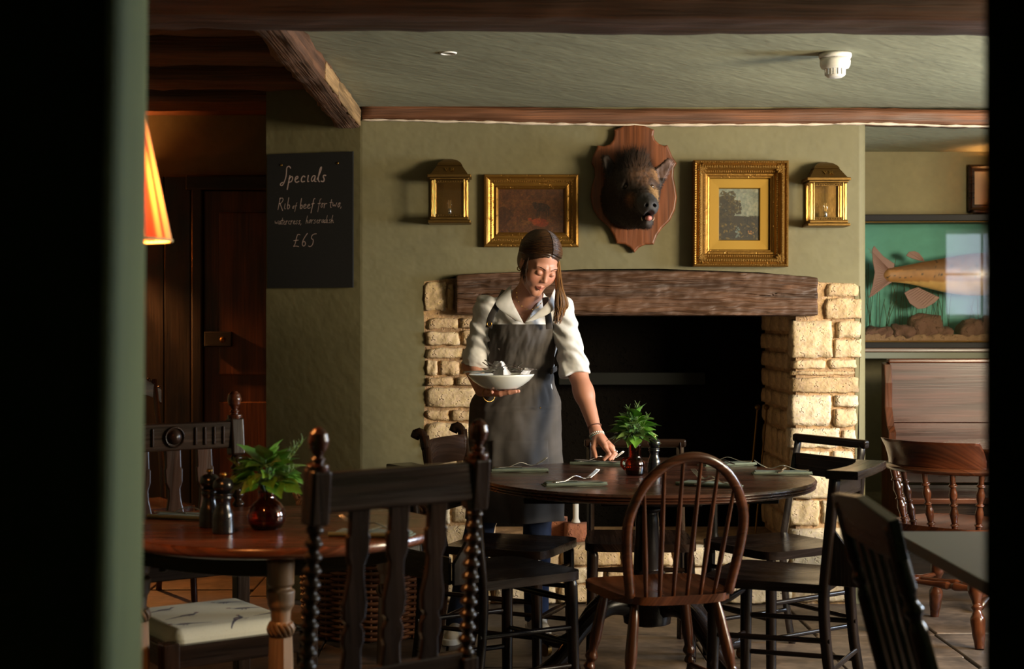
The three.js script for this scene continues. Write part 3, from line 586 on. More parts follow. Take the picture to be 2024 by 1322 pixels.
// bow-back chair in front
{
  const t = thing('bow_back_chair', 'brown bow-back spindle chair pulled up to the front of the round table', 'chair', [0.474, 0, -4.865], face(-0.27, 0.963));
  const w = M.windsor;
  const sg = new THREE.BoxGeometry(2, 0.034, 2, 18, 2, 18), p = sg.attributes.position;
  for (let i = 0; i < p.count; i++) {
    const u = p.getX(i), v = p.getZ(i), hw = 0.195 + 0.018 * v, k = 1 - 0.13 * Math.min(Math.abs(u), 1) ** 5 * Math.min(Math.abs(v), 1) ** 5;
    p.setXYZ(i, u * hw * k, 0.44 + p.getY(i) + (p.getY(i) > 0.001 ? -0.014 * (1 - u ** 4) * (1 - v ** 4) : 0) - (p.getY(i) < -0.001 ? -0.006 * (u * u + v * v) : 0), v * 0.2 * k);
  }
  sg.computeVertexNormals();
  mesh('seat', grain(sg, 2), w, t);
  const bow = []; for (let k = 0; k <= 16; k++) { const a = Math.PI * k / 16, hx = -Math.cos(a), hy = Math.sin(a) ** 0.62; const y = 0.455 + 0.435 * hy; const wide = 0.163 + 0.043 * sstep(0.455, 0.72, y); bow.push(V(hx * wide * (1 + 0), y, -0.168 - 0.105 * hy)); }
  mesh('bow', grain(sweep(bow, () => [0.0135, 0.0165], { n: 48, seg: 10 }), 0), w, t);
  const sp = 6; for (let k = 0; k < sp; k++) {
    const u = (k + 0.5) / sp * 2 - 1, xb = u * 0.135, xt = u * 0.176, yt = 0.455 + 0.43 * Math.sqrt(Math.max(0, 1 - (xt / 0.206) ** 2)) ** 0.8;
    mesh('spindle', grain(turned([[0, 0.0065], [0.35, 0.0085], [1, 0.006]], V(xb, 0.45, -0.172), V(xt, yt, -0.168 - 0.105 * (yt - 0.455) / 0.435), 10), 1), w, t);
  }
  const legp = [[0, 0.011], [0.1, 0.014], [0.28, 0.019], [0.36, 0.012], [0.39, 0.020], [0.43, 0.013], [0.47, 0.0215], [0.52, 0.014], [0.62, 0.019], [0.85, 0.017], [1, 0.012]];
  const ft = {};
  for (const sx of [-1, 1]) for (const sz of [-1, 1]) {
    const a = V(sx * 0.205, 0, sz * 0.2 - (sz < 0 ? 0.03 : -0.01)), b = V(sx * 0.135, 0.43, sz * 0.135); ft[sx + ',' + sz] = [a, b];
    mesh('leg', grain(turned(legp, a, b, 14), 1), w, t);
  }
  const on = (k, s) => ft[k][0].clone().lerp(ft[k][1], s);
  for (const sx of [-1, 1]) mesh('stretcher', grain(turned([[0, 0.007], [0.5, 0.014], [1, 0.007]], on(sx + ',-1', 0.36), on(sx + ',1', 0.36))), w, t);
  mesh('stretcher', grain(turned([[0, 0.007], [0.5, 0.0135], [1, 0.007]], on('-1,-1', 0.36).lerp(on('-1,1', 0.36), 0.5), on('1,-1', 0.36).lerp(on('1,1', 0.36), 0.5))), w, t);
}
// smoker's bow armchair on the right
{
  const t = thing('smokers_bow_chair', 'polished red-brown smoker’s bow armchair with turned spindles by the settle', 'chair', [1.86, 0, -6.36], face(0.72, 0.69));
  const w = M.elm, sg = new THREE.BoxGeometry(2, 0.04, 2, 18, 2, 18), p = sg.attributes.position;
  for (let i = 0; i < p.count; i++) {
    const u = p.getX(i), v = p.getZ(i), k = 1 - 0.2 * Math.abs(u) ** 3 * Math.abs(v) ** 3;
    p.setXYZ(i, u * 0.24 * k, 0.445 + p.getY(i) + (p.getY(i) > 0.001 ? -0.018 * (1 - u ** 4) * (1 - v ** 2) : 0), v * 0.23 * k);
  }
  sg.computeVertexNormals(); mesh('seat', grain(sg, 2), w, t);
  const arc = (f0, f1, y, r, n = 20) => { const a = []; for (let k = 0; k <= n; k++) { const q = mix(f0, f1, k / n); a.push(V(Math.sin(q) * r * 1.04, y, -Math.cos(q) * r)); } return a; };
  mesh('arm_bow', grain(sweep([...arc(-1.5, 1.5, 0.695, 0.255), ].map((v) => v), (q) => [0.028 + 0.012 * (Math.abs(q - 0.5) > 0.42 ? 1 : 0), 0.016], { n: 40, seg: 8, ref: V(0, 1, 0) }), 0), w, t);
  // rolled crest: taller and flared back above the middle of the bow
  { const n = 26, m = 8, pos = [], idx = [], prof = (q, s) => [0.255 + 0.045 * (q / 1) ** 2 + s * mix(0.013, 0.005, q), 0.70 + 0.115 * q];
    for (let i = 0; i <= n; i++) { const th = mix(-0.95, 0.95, i / n), e = sstep(1, 0.86, Math.abs(i / n * 2 - 1)); for (let k = 0; k <= 2 * m + 1; k++) { const s = k <= m ? 1 : -1, q = (k <= m ? k / m : (2 * m + 1 - k) / m) * mix(0.35, 1, e), [r, y] = prof(q, s); pos.push(Math.sin(th) * r * 1.04, y, -Math.cos(th) * r); } }
    const R = 2 * m + 2; for (let i = 0; i < n; i++) for (let k = 0; k < R; k++) { const a = i * R + k, b = i * R + (k + 1) % R; idx.push(a, a + R, b, b, a + R, b + R); }
    for (const i of [0, n]) for (let k = 0; k < m; k++) { const a = i * R + k, b = i * R + R - 1 - k; i ? idx.push(a, b, a + 1, b, b - 1, a + 1) : idx.push(a, a + 1, b, b, a + 1, b - 1); }
    const g = new THREE.BufferGeometry(); g.setAttribute('position', new THREE.Float32BufferAttribute(pos, 3)); g.setIndex(idx); g.computeVertexNormals(); mesh('crest', grain(g, 0), M.mahogany, t); }
  for (const q of [-1.35, -0.9, -0.45, 0, 0.45, 0.9, 1.35]) mesh('spindle', grain(turned(balProf(0.0155), V(Math.sin(q) * 0.215, 0.45, -Math.cos(q) * 0.19), V(Math.sin(q) * 0.262, 0.69, -Math.cos(q) * 0.252), 14), 1), w, t);
  const lp = [[0, 0.018], [0.04, 0.02], [0.14, 0.026], [0.26, 0.030], [0.34, 0.017], [0.37, 0.024], [0.40, 0.017], [0.52, 0.032], [0.68, 0.030], [0.78, 0.017], [0.82, 0.029], [0.88, 0.030], [0.92, 0.018], [1, 0.02]];
  const L = {};
  for (const sx of [-1, 1]) for (const sz of [-1, 1]) { L[sx + ',' + sz] = [V(sx * 0.24, 0, sz * 0.235), V(sx * 0.16, 0.43, sz * 0.15)]; mesh('leg', grain(turned(lp, ...L[sx + ',' + sz], 16), 1), w, t); }
  const on = (k, s) => L[k][0].clone().lerp(L[k][1], s), sp = [[0, 0.009], [0.3, 0.012], [0.45, 0.018], [0.5, 0.012], [0.55, 0.018], [0.7, 0.012], [1, 0.009]];
  for (const sx of [-1, 1]) mesh('stretcher', grain(turned(sp, on(sx + ',-1', 0.46), on(sx + ',1', 0.46))), w, t);
  for (const f of [0.4, 0.6]) mesh('stretcher', grain(turned(sp, on('-1,-1', 0.46).lerp(on('-1,1', 0.46), f), on('1,-1', 0.46).lerp(on('1,1', 0.46), f))), w, t);
}
// near dark slat-back chair, bottom right, drawn up to the black table
{
  const t = thing('slat_back_chair', 'near blurred dark slat-back chair tucked under the black table', 'chair', [1.055, 0, -3.20], face(1, 0.03)), w = M.ebony;
  const zb = -0.19, lean = 0.13, bz = (y) => zb - lean * clamp((y - 0.42) / 0.5), W = 0.20;
  mesh('seat', seatBoard(0.195, 0.21, -0.2, 0.21, 0.03, 0.435), w, t);
  for (const s of [-1, 1]) {
    mesh('leg', grain(turned([[0, 0.015], [0.3, 0.019], [0.4, 0.013], [0.45, 0.02], [0.5, 0.013], [0.7, 0.02], [1, 0.016]], V(s * 0.2, 0, 0.19), V(s * 0.175, 0.425, 0.16)), 1), w, t);
    mesh('back_post', grain(join(turned([[0, 0.015], [1, 0.019]], V(s * 0.2, 0, -0.25), V(s * W, 0.43, zb)), turned([[0, 0.018], [0.25, 0.02], [0.55, 0.019], [0.60, 0.013], [0.64, 0.021], [0.68, 0.013], [0.74, 0.019], [1, 0.017]], V(s * W, 0.43, zb), V(s * W, 0.90, bz(0.9)))), 1), w, t);
    mesh('stretcher', grain(rod(V(s * 0.193, 0.18, 0.18), V(s * 0.2, 0.18, -0.22), 0.009)), w, t);
  }
  mesh('stretcher', grain(rod(V(-0.196, 0.18, 0), V(0.196, 0.18, 0), 0.009)), w, t);
  mesh('crest_rail', grain(ext([[-0.225, 0], [-0.235, 0.085], [0, 0.105], [0.235, 0.085], [0.225, 0], [0, -0.005]], 0.016, 0.004).rotateX(-0.25).translate(0, 0.83, bz(0.83) - 0.008), 0), w, t);
  for (const k of [-1.5, -0.5, 0.5, 1.5]) mesh('slat', grain(ext([[-0.014, 0], [-0.022, 0.13], [-0.012, 0.24], [-0.018, 0.41], [0.018, 0.41], [0.012, 0.24], [0.022, 0.13], [0.014, 0]], 0.008, 0.002).rotateX(-Math.atan2(lean, 0.5)).translate(k * 0.075, 0.44, bz(0.44) - 0.004), 1), w, t);
}
// far chair beside the door: only its bead-edged crest and a post show
{
  const t = thing('bead_edged_chair', 'dark chair with a beaded crest rail beyond the small table by the door', 'chair', [-1.74, 0, -7.05], face(0.55, -0.83)), w = M.mahogany;
  const zb = -0.2, bz = (y) => zb - 0.1 * clamp((y - 0.42) / 0.6);
  mesh('seat', seatBoard(0.2, 0.22, -0.2, 0.22, 0.03, 0.44), w, t);
  for (const s of [-1, 1]) { mesh('leg', grain(rod(V(s * 0.2, 0, 0.2), V(s * 0.19, 0.43, 0.18), 0.015, 0.018), 1), w, t); mesh('back_post', grain(sweep([V(s * 0.2, 0, -0.26), V(s * 0.2, 0.43, zb), V(s * 0.2, 0.78, bz(0.78)), V(s * 0.19, 1.02, bz(1.02))], () => 0.015, { n: 14, seg: 8 }), 1), w, t); }
  const cr = []; for (let k = 0; k <= 20; k++) { const u = k / 20 * 2 - 1; cr.push([u * 0.225, 0.99 + 0.07 * (1 - u * u) - 0.02 * u * u]); }
  const lo = cr.slice().reverse().map(([a, b]) => [a, b - 0.09 - 0.02 * Math.cos(a * 14)]);
  const crest = mesh('crest_rail', grain(ext([...cr, ...lo], 0.02, 0.004).translate(0, 0, bz(1) - 0.01), 0), w, t);
  for (let k = 0; k <= 16; k++) { const u = k / 16 * 2 - 1; mesh('bead', new THREE.SphereGeometry(0.011, 10, 8).translate(u * 0.215, 0.997 + 0.07 * (1 - u * u) - 0.02 * u * u, bz(1) + 0.004), w, crest); }
}

// ---- tables
function disc(r, th, prof, y, seg = 96) { return new THREE.LatheGeometry([[0.0001, 0], ...prof, [0.0001, th]].map(([a, b]) => new THREE.Vector2(a, b)), seg).translate(0, y - th, 0); }
// main pedestal table
const T2 = { x: 0.49, D: 5.5, y: 0.74, r: 0.605 };
{
  const t = thing('pedestal_table', 'large round dark pedestal table laid with napkins and forks', 'table', [T2.x, 0, -T2.D]), r = T2.r, th = 0.034;
  const reed = []; reed.push([r - 0.02, 0]); for (let k = 0; k < 3; k++) { const y0 = 0.002 + k * 0.0095; for (let j = 0; j <= 4; j++) { const a = j / 4 * Math.PI; reed.push([r - 0.006 + 0.006 * Math.sin(a) - (2 - k) * 0.002, y0 + 0.0095 * j / 4]); } } reed.push([r - 0.006, th - 0.001], [r - 0.010, th]);
  const top = disc(r, th, reed, T2.y); grain(top, 0);
  mesh('table_top', top, M.tableTop, t);
  mesh('bearer', grain(join(rbox(0.9, 0.045, 0.06, 0, 0.682, 0.13), rbox(0.9, 0.045, 0.06, 0, 0.682, -0.13), rbox(0.36, 0.05, 0.36, 0, 0.675, 0, 0.01)), 0), M.ebony, t);
  mesh('column', grain(turned([[0, 0.10], [0.08, 0.105], [0.12, 0.075], [0.16, 0.085], [0.20, 0.062], [0.26, 0.066], [0.30, 0.05], [0.75, 0.043], [0.86, 0.04], [0.90, 0.058], [0.94, 0.05], [1, 0.07]], V(0, 0.30, 0), V(0, 0.66, 0), 24), 1), M.ebony, t);
  mesh('hub', grain(turned([[0, 0.04], [0.1, 0.085], [0.8, 0.10], [1, 0.10]], V(0, 0.2, 0), V(0, 0.32, 0), 24), 1), M.ebony, t);
  for (const deg of [50, 152, -132, -42]) {
    const a = deg * Math.PI / 180, d = (q, y) => V(Math.cos(a) * q, y, Math.sin(a) * q);
    const path = [d(0.05, 0.27), d(0.16, 0.285), d(0.27, 0.22), d(0.36, 0.12), d(0.45, 0.07), d(0.54, 0.068)];
    const parts = [sweep(path, (q) => [0.03 - 0.006 * q, 0.038 - 0.016 * q], { n: 26, seg: 10, ref: UP.clone() })];
    const s = V(-Math.sin(a), 0, Math.cos(a));
    for (const o of [-0.016, -0.0055, 0.0055, 0.016]) parts.push(sweep(path.map((v, i) => v.clone().addScaledVector(s, o).add(V(0, 0.031 - 0.0032 * i, 0))), (q) => 0.0055, { n: 26, seg: 6 }));
    const leg = mesh('leg', grain(join(parts)), M.ebony, t);
    const c = mesh('castor', new THREE.CylinderGeometry(0.024, 0.024, 0.02, 18).rotateX(Math.PI / 2).rotateY(-a).translate(d(0.535, 0).x, 0.025, d(0.535, 0).z), M.brassOld, leg);
  }
}
// small round table on the left, with turned and faceted legs
const T1 = { x: -0.638, D: 4.19, y: 0.74, r: 0.445 };
{
  const t = thing('small_round_table', 'small round red-brown oak table with carved leg, left foreground', 'table', [T1.x, 0, -T1.D]), r = T1.r, th = 0.03;
  mesh('table_top', grain(disc(r, th, [[r - 0.015, 0], [r - 0.003, 0.006], [r, 0.015], [r - 0.003, 0.026], [r - 0.008, th]], T1.y), 0), M.redTop, t);
  const ap = []; for (let k = 0; k <= 24; k++) { const u = k / 24 * 2 - 1; ap.push([u * 0.37, -0.07 + 0.045 * Math.abs(u) ** 2]); }
  mesh('apron', grain(join(ext([[-0.37, 0], ...ap, [0.37, 0]], 0.02, 0.002).translate(-0.02, 0.71, 0.24), rbox(0.02, 0.06, 0.5, 0.24, 0.68, 0), rbox(0.02, 0.06, 0.5, -0.27, 0.68, 0)), 0), M.ebony, t);
  for (const [x, D] of [[-0.588, 3.86], [-1.0, 4.05], [-0.36, 4.42]]) {
    const lx = x - T1.x, lz = T1.D - D, leg = new THREE.Group(); leg.name = 'leg'; t.add(leg);
    mesh('capital', grain(join(turned([[0, 0.024], [0.2, 0.026], [0.32, 0.034], [0.5, 0.036], [0.56, 0.027], [0.62, 0.034], [1, 0.036]], V(lx, 0.53, lz), V(lx, 0.70, lz), 20)), 1), M.paleOak, leg);
    const tw = []; for (let k = 0; k < 14; k++) { const a = k / 14 * Math.PI * 2; tw.push(sweep([0, 0.5, 1].map((s) => V(lx + Math.cos(a + s * 0.6) * (0.026 + 0.006 * Math.sin(s * Math.PI)), 0.505 + s * 0.03, lz + Math.sin(a + s * 0.6) * (0.026 + 0.006 * Math.sin(s * Math.PI)))), () => 0.0055, { n: 6, seg: 5 })); }
    mesh('carved_ring', grain(join(turned([[0, 0.027], [1, 0.027]], V(lx, 0.50, lz), V(lx, 0.54, lz), 16), ...tw), 1), M.paleOak, leg);
    mesh('shaft', grain(new THREE.CylinderGeometry(0.030, 0.047, 0.50, 8, 1).toNonIndexed().rotateY(Math.PI / 8).translate(lx, 0.25, lz), 1), M.paleOak, leg);
    leg.children[2].geometry.computeVertexNormals();
  }
}
// black rectangular table, bottom right
{
  const t = thing('black_table', 'matt black rectangular table at the right edge, near the slat-back chair', 'table', [1.42, 0, -3.42]), bk = std([0.05, 0.052, 0.046], 0.45, { bumpMap: woodBump, bumpScale: 0.0003 });
  mesh('table_top', rbox(0.80, 0.03, 1.28, 0, 0.725, 0, 0.003), bk, t);
  mesh('apron', join(rbox(0.3, 0.04, 1.0, 0, 0.69, 0)), M.black, t);
  for (const sx of [-1, 1]) for (const sz of [-1, 1]) mesh('leg', rbox(0.05, 0.71, 0.05, sx * 0.1, 0.355, sz * 0.45), M.black, t);
}
// round side table by the settle
{
  const t = thing('side_table', 'round red-brown table in front of the settle', 'table', [2.34, 0, -6.92]);
  mesh('table_top', grain(disc(0.37, 0.025, [[0.36, 0], [0.37, 0.012], [0.362, 0.025]], 0.74), 0), M.redTop, t);
  mesh('column', grain(turned([[0, 0.05], [0.15, 0.035], [0.3, 0.05], [0.4, 0.03], [0.6, 0.042], [0.8, 0.03], [1, 0.045]], V(0, 0.12, 0), V(0, 0.715, 0), 18), 1), M.elm, t);
  for (let k = 0; k < 3; k++) { const a = k * 2.094 + 0.5; mesh('leg', grain(sweep([V(0, 0.16, 0), V(Math.cos(a) * 0.15, 0.13, Math.sin(a) * 0.15), V(Math.cos(a) * 0.3, 0.03, Math.sin(a) * 0.3)], () => [0.018, 0.02], { n: 12, seg: 8 }), 0), M.elm, t); }
}
// settle with a tall boarded back
{
  const t = thing('settle', 'high-backed oak settle with worn polished back under the fish case', 'bench', [0, 0, 0]);
  const D = 7.55, x0 = X(1757, D), x1 = x0 + 1.5, top = Y(716, D), w = woodM([0.10, 0.034, 0.020], 0.42, 0.0003, { specularIntensity: 0.6 });
  for (let k = 0; k < 2; k++) mesh('back_board', grain(rbox(x1 - x0, (top - 0.5) / 2 - 0.002, 0.03, (x0 + x1) / 2, 0.5 + (top - 0.5) * (0.25 + 0.5 * k), -D, 0.003), 0), w, t);
  mesh('top_rail', grain(rbox(x1 - x0 + 0.02, 0.022, 0.05, (x0 + x1) / 2, top + 0.008, -D + 0.004, 0.008), 0), M.elm, t);
  const side = [[0, 0], [0, top], [0.055, top - 0.01], [0.075, top - 0.10], [0.07, top - 0.22], [0.115, top - 0.31], [0.15, top - 0.34], [0.14, 0.72], [0.30, 0.66], [0.35, 0.6], [0.35, 0]];
  for (const x of [x0 - 0.03, x1]) mesh('end_panel', grain(ext(side, 0.028, 0.005).rotateY(-Math.PI / 2).translate(x + 0.03, 0, -D - 0.02), 1), M.elm, t);
  mesh('seat', grain(rbox(x1 - x0, 0.03, 0.40, (x0 + x1) / 2, 0.455, -D + 0.2, 0.006), 0), M.elm, t);
  mesh('seat_front', grain(rbox(x1 - x0, 0.20, 0.02, (x0 + x1) / 2, 0.34, -D + 0.34), 0), M.darkOak, t);
  mesh('back_board', grain(rbox(x1 - x0, 0.48, 0.02, (x0 + x1) / 2, 0.25, -D - 0.012), 0), M.darkOak, t);
}

// ------------------------------------------------------------------ things on the walls
import { FontLoader } from 'three/addons/loaders/FontLoader.js';
import { TextGeometry } from 'three/addons/geometries/TextGeometry.js';
const serif = await new FontLoader().loadAsync('fonts/droid/droid_serif_bold.typeface.json');

// brass box lanterns
function lantern(label, cx, cy) {
  const t = thing('brass_lantern', label, 'lantern', [X(cx, 7), Y(cy, 7), -7.0], 0, 'brass wall lanterns');
  const w = 0.155, d = 0.115, y0 = -0.125, y1 = 0.045;
  mesh('back_plate', rbox(w + 0.01, 0.19, 0.006, 0, -0.04, 0.004), M.brassOld, t);
  mesh('base', join(rbox(w + 0.04, 0.014, d + 0.03, 0, y0 - 0.020, d / 2 + 0.003), rbox(w + 0.022, 0.014, d + 0.018, 0, y0 - 0.006, d / 2 + 0.003)), M.brassOld, t);
  mesh('cornice', join(rbox(w + 0.026, 0.010, d + 0.02, 0, y1 + 0.005, d / 2 + 0.003), rbox(w + 0.045, 0.015, d + 0.032, 0, y1 + 0.017, d / 2 + 0.003)), M.brassOld, t);
  for (const s of [-1, 1]) for (const z of [0.012, d]) mesh('corner_post', join(rbox(0.013, y1 - y0, 0.010, s * w / 2, (y0 + y1) / 2, z), rod(V(s * (w / 2 - 0.011), y0, z + 0.002), V(s * (w / 2 - 0.011), y1, z + 0.002), 0.004)), M.brass, t);
  for (const y of [y0 + 0.008, y1 - 0.008]) { const b = []; for (let k = 0; k < 16; k++) b.push(new THREE.SphereGeometry(0.0032, 6, 4).translate((k / 15 - 0.5) * (w - 0.04), y, d + 0.003)); mesh('beading', join(rbox(w - 0.028, 0.014, 0.006, 0, y, d - 0.002), ...b), M.brassOld, t); }
  mesh('pane', box(w - 0.03, y1 - y0 - 0.02, 0.002, 0, (y0 + y1) / 2, d - 0.006), M.pane, t);
  for (const s of [-1, 1]) mesh('pane', box(0.002, y1 - y0 - 0.02, d - 0.03, s * (w / 2 - 0.002), (y0 + y1) / 2, d / 2), M.pane, t);
  // sloping roof with raised letters, small cap above
  const rf = (a, b, da, db, h) => { const g = new THREE.CylinderGeometry(Math.SQRT1_2, Math.SQRT1_2, 1, 4, 1).toNonIndexed().rotateY(Math.PI / 4), p = g.attributes.position; for (let i = 0; i < p.count; i++) { const top = p.getY(i) > 0; p.setXYZ(i, p.getX(i) * (top ? b : a), (p.getY(i) + 0.5) * h, (p.getZ(i) + 0.5) * (top ? db : da)); } g.computeVertexNormals(); return g; };
  const roof = mesh('roof', rf(w + 0.015, w - 0.045, d + 0.01, d - 0.035, 0.046).translate(0, y1 + 0.024, 0.003), M.brassOld, t);
  const tg = new TextGeometry('V R', { font: serif, size: 0.02, depth: 0.003, curveSegments: 4, bevelEnabled: false }); tg.center();
  mesh('raised_letters', tg.rotateX(-0.75).translate(0, y1 + 0.0475, d - 0.005), M.brass, roof);
  mesh('cap', join(rf(w - 0.040, w - 0.055, d - 0.03, d - 0.04, 0.012).translate(0, y1 + 0.070, 0.003), rf(w - 0.055, w - 0.085, d - 0.04, d - 0.06, 0.012).translate(0, y1 + 0.082, 0.003), rf(w - 0.085, 0.02, d - 0.06, 0.02, 0.010).translate(0, y1 + 0.094, 0.003)), M.brassOld, t);
  const bulb = mesh('bulb', new THREE.LatheGeometry([[0.0001, 0.06], [0.008, 0.056], [0.013, 0.044], [0.014, 0.032], [0.010, 0.018], [0.008, 0.010]].map(([a, b]) => new THREE.Vector2(a, b)), 14).translate(0, y0 + 0.03, 0.055), M.pane, t);
  mesh('filament', join(...[-1, 1].map((s) => rod(V(s * 0.003, y0 + 0.045, 0.055), V(s * 0.004, y0 + 0.082, 0.055), 0.0012))), M.brass, bulb);
  mesh('lamp_holder', join(rod(V(0, y0, 0.055), V(0, y0 + 0.022, 0.055), 0.009), rod(V(0, y0 + 0.022, 0.055), V(0, y0 + 0.042, 0.055), 0.0082)), M.steel, t);
}
lantern('brass box lantern left of the cattle picture', 890, 379);
lantern('brass box lantern right of the deep gilt frame', 1627, 385);

// mitred picture frames: rings = [[inset, height] ...]
function ringFrame(w, h, prof) {
  const pos = [], out = [];
  for (let k = 0; k < prof.length - 1; k++) {
    const [a, za] = prof[k], [b, zb] = prof[k + 1], c = (s, z) => [[-w / 2 + s, -h / 2 + s, z], [w / 2 - s, -h / 2 + s, z], [w / 2 - s, h / 2 - s, z], [-w / 2 + s, h / 2 - s, z]], A = c(a, za), B = c(b, zb);
    for (let q = 0; q < 4; q++) { const n = (q + 1) % 4; for (const v of [A[q], A[n], B[n], A[q], B[n], B[q]]) pos.push(...v); }
  }
  const g = new THREE.BufferGeometry(); g.setAttribute('position', new THREE.Float32BufferAttribute(pos, 3)); g.computeVertexNormals(); return planar(g);
}
function beads(w, h, inset, z, step, r, flat = 1) {
  const l = []; const s = new THREE.SphereGeometry(r, 6, 4).scale(1, 1, flat);
  for (let x = -w / 2 + inset; x <= w / 2 - inset; x += step) for (const y of [-1, 1]) l.push(s.clone().translate(x, y * (h / 2 - inset), z));
  for (let y = -h / 2 + inset; y <= h / 2 - inset; y += step) for (const x of [-1, 1]) l.push(s.clone().translate(x * (w / 2 - inset), y, z));
  return join(...l);
}
const speck = (c, w, h, n, cols, s) => { for (let i = 0; i < n; i++) { c.fillStyle = cols[Math.floor(rnd() * cols.length)]; c.globalAlpha = 0.05 + 0.12 * rnd(); c.beginPath(); c.ellipse(rnd() * w, rnd() * h, s * (0.5 + rnd()), s * 0.4 * (0.4 + rnd()), rnd() * 3, 0, 7); c.fill(); } c.globalAlpha = 1; };
const cattlePaint = canvas(512, 350, (c, w, h) => {
  c.fillStyle = '#42230d'; c.fillRect(0, 0, w, h); c.fillStyle = '#553010'; c.fillRect(0, h * 0.25, w, h * 0.22); c.fillStyle = '#3e220f'; c.fillRect(0, h * 0.62, w, h * 0.4);
  speck(c, w, h, 1500, ['#6b421a', '#2b150a', '#4d2a10', '#1c0e06'], 26);
  c.fillStyle = '#2f190c'; c.beginPath(); c.moveTo(0, h * 0.45); c.quadraticCurveTo(w * 0.1, h * 0.3, w * 0.24, h * 0.6); c.lineTo(0, h); c.fill();
  c.fillStyle = '#1a110c'; c.beginPath(); c.ellipse(w * 0.66, h * 0.42, 62, 34, 0.12, 0, 7); c.fill(); c.beginPath(); c.ellipse(w * 0.555, h * 0.35, 22, 17, 0.5, 0, 7); c.fill(); for (const x of [0.58, 0.61, 0.72, 0.755]) c.fillRect(w * x, h * 0.48, 10, 52);
  c.fillStyle = '#67230d'; c.beginPath(); c.ellipse(w * 0.64, h * 0.77, 66, 34, 0.1, 0, 7); c.fill(); c.fillStyle = '#7a2d10'; c.beginPath(); c.ellipse(w * 0.58, h * 0.74, 40, 22, -0.2, 0, 7); c.fill(); c.beginPath(); c.ellipse(w * 0.48, h * 0.70, 18, 14, 0.4, 0, 7); c.fill();
  c.fillStyle = '#553415'; c.beginPath(); c.ellipse(w * 0.41, h * 0.77, 42, 18, 0, 0, 7); c.fill(); c.beginPath(); c.ellipse(w * 0.78, h * 0.72, 22, 12, 0, 0, 7); c.fill();
  speck(c, w, h, 5200, ['#1c0e06', '#7d5020', '#3b200b', '#5a2a0e'], 11);
});
const treePaint = canvas(300, 400, (c, w, h) => {
  c.fillStyle = '#4b5146'; c.fillRect(0, 0, w, h); speck(c, w, h * 0.55, 900, ['#8d8a72', '#3c4540', '#6d6950', '#a9a286', '#555e56'], 26);
  c.fillStyle = '#241d0e'; c.beginPath(); c.moveTo(0, h * 0.55); c.quadraticCurveTo(w * 0.5, h * 0.5, w, h * 0.58); c.lineTo(w, h); c.lineTo(0, h); c.fill();
  const dab = (n, x0, x1, y0, y1, cols, s) => { for (let i = 0; i < n; i++) { c.fillStyle = cols[Math.floor(rnd() * cols.length)]; c.globalAlpha = 0.75; c.beginPath(); c.ellipse(mix(x0, x1, rnd()) * w, mix(y0, y1, rnd()) * h, s * (0.5 + rnd()), s * (0.3 + 0.5 * rnd()), rnd() * 3, 0, 7); c.fill(); } c.globalAlpha = 1; };
  dab(260, -0.02, 0.36, 0.16, 0.75, ['#1c170b', '#2a210f', '#35290f'], 15); dab(150, 0.2, 0.55, 0.24, 0.5, ['#2e250f', '#4a3a14', '#201a0c'], 10); dab(90, 0.05, 0.4, 0.06, 0.22, ['#2a210f', '#40330f'], 9);
  dab(200, 0.62, 1.02, 0.55, 0.85, ['#1a160c', '#2c2410', '#120f08'], 12); dab(160, 0, 1, 0.68, 1, ['#1a150b', '#33280f', '#241c0c', '#5a4518'], 11);
  dab(30, 0.42, 0.52, 0.72, 0.95, ['#5b665e', '#3f4a44'], 6); dab(14, 0.7, 0.85, 0.82, 0.9, ['#7a4a20', '#94703c'], 6);
});
const varnish = (m) => phy([1, 1, 1], 0.45, { map: m, clearcoat: 0.3, clearcoatRoughness: 0.2 });
{
  const t = thing('gilt_picture', 'gilt-framed dark painting of cattle above the lintel', 'picture', [X(1050, 7), Y(417, 7), -7.0]), w = 0.436, h = 0.334;
  mesh('frame', ringFrame(w, h, [[0, 0], [0, 0.026], [0.004, 0.034], [0.012, 0.036], [0.020, 0.028], [0.045, 0.016], [0.052, 0.018], [0.056, 0.022], [0.062, 0.018], [0.068, 0.010], [0.068, 0]]), M.gilt, t);
  mesh('frame_ornament', join(beads(w, h, 0.032, 0.022, 0.0085, 0.0052, 0.8), beads(w, h, 0.058, 0.022, 0.006, 0.002)), M.gilt, t);
  mesh('painting', new THREE.BoxGeometry(w - 0.134, h - 0.134, 0.006).translate(0, 0, 0.006), varnish(cattlePaint), t);
}
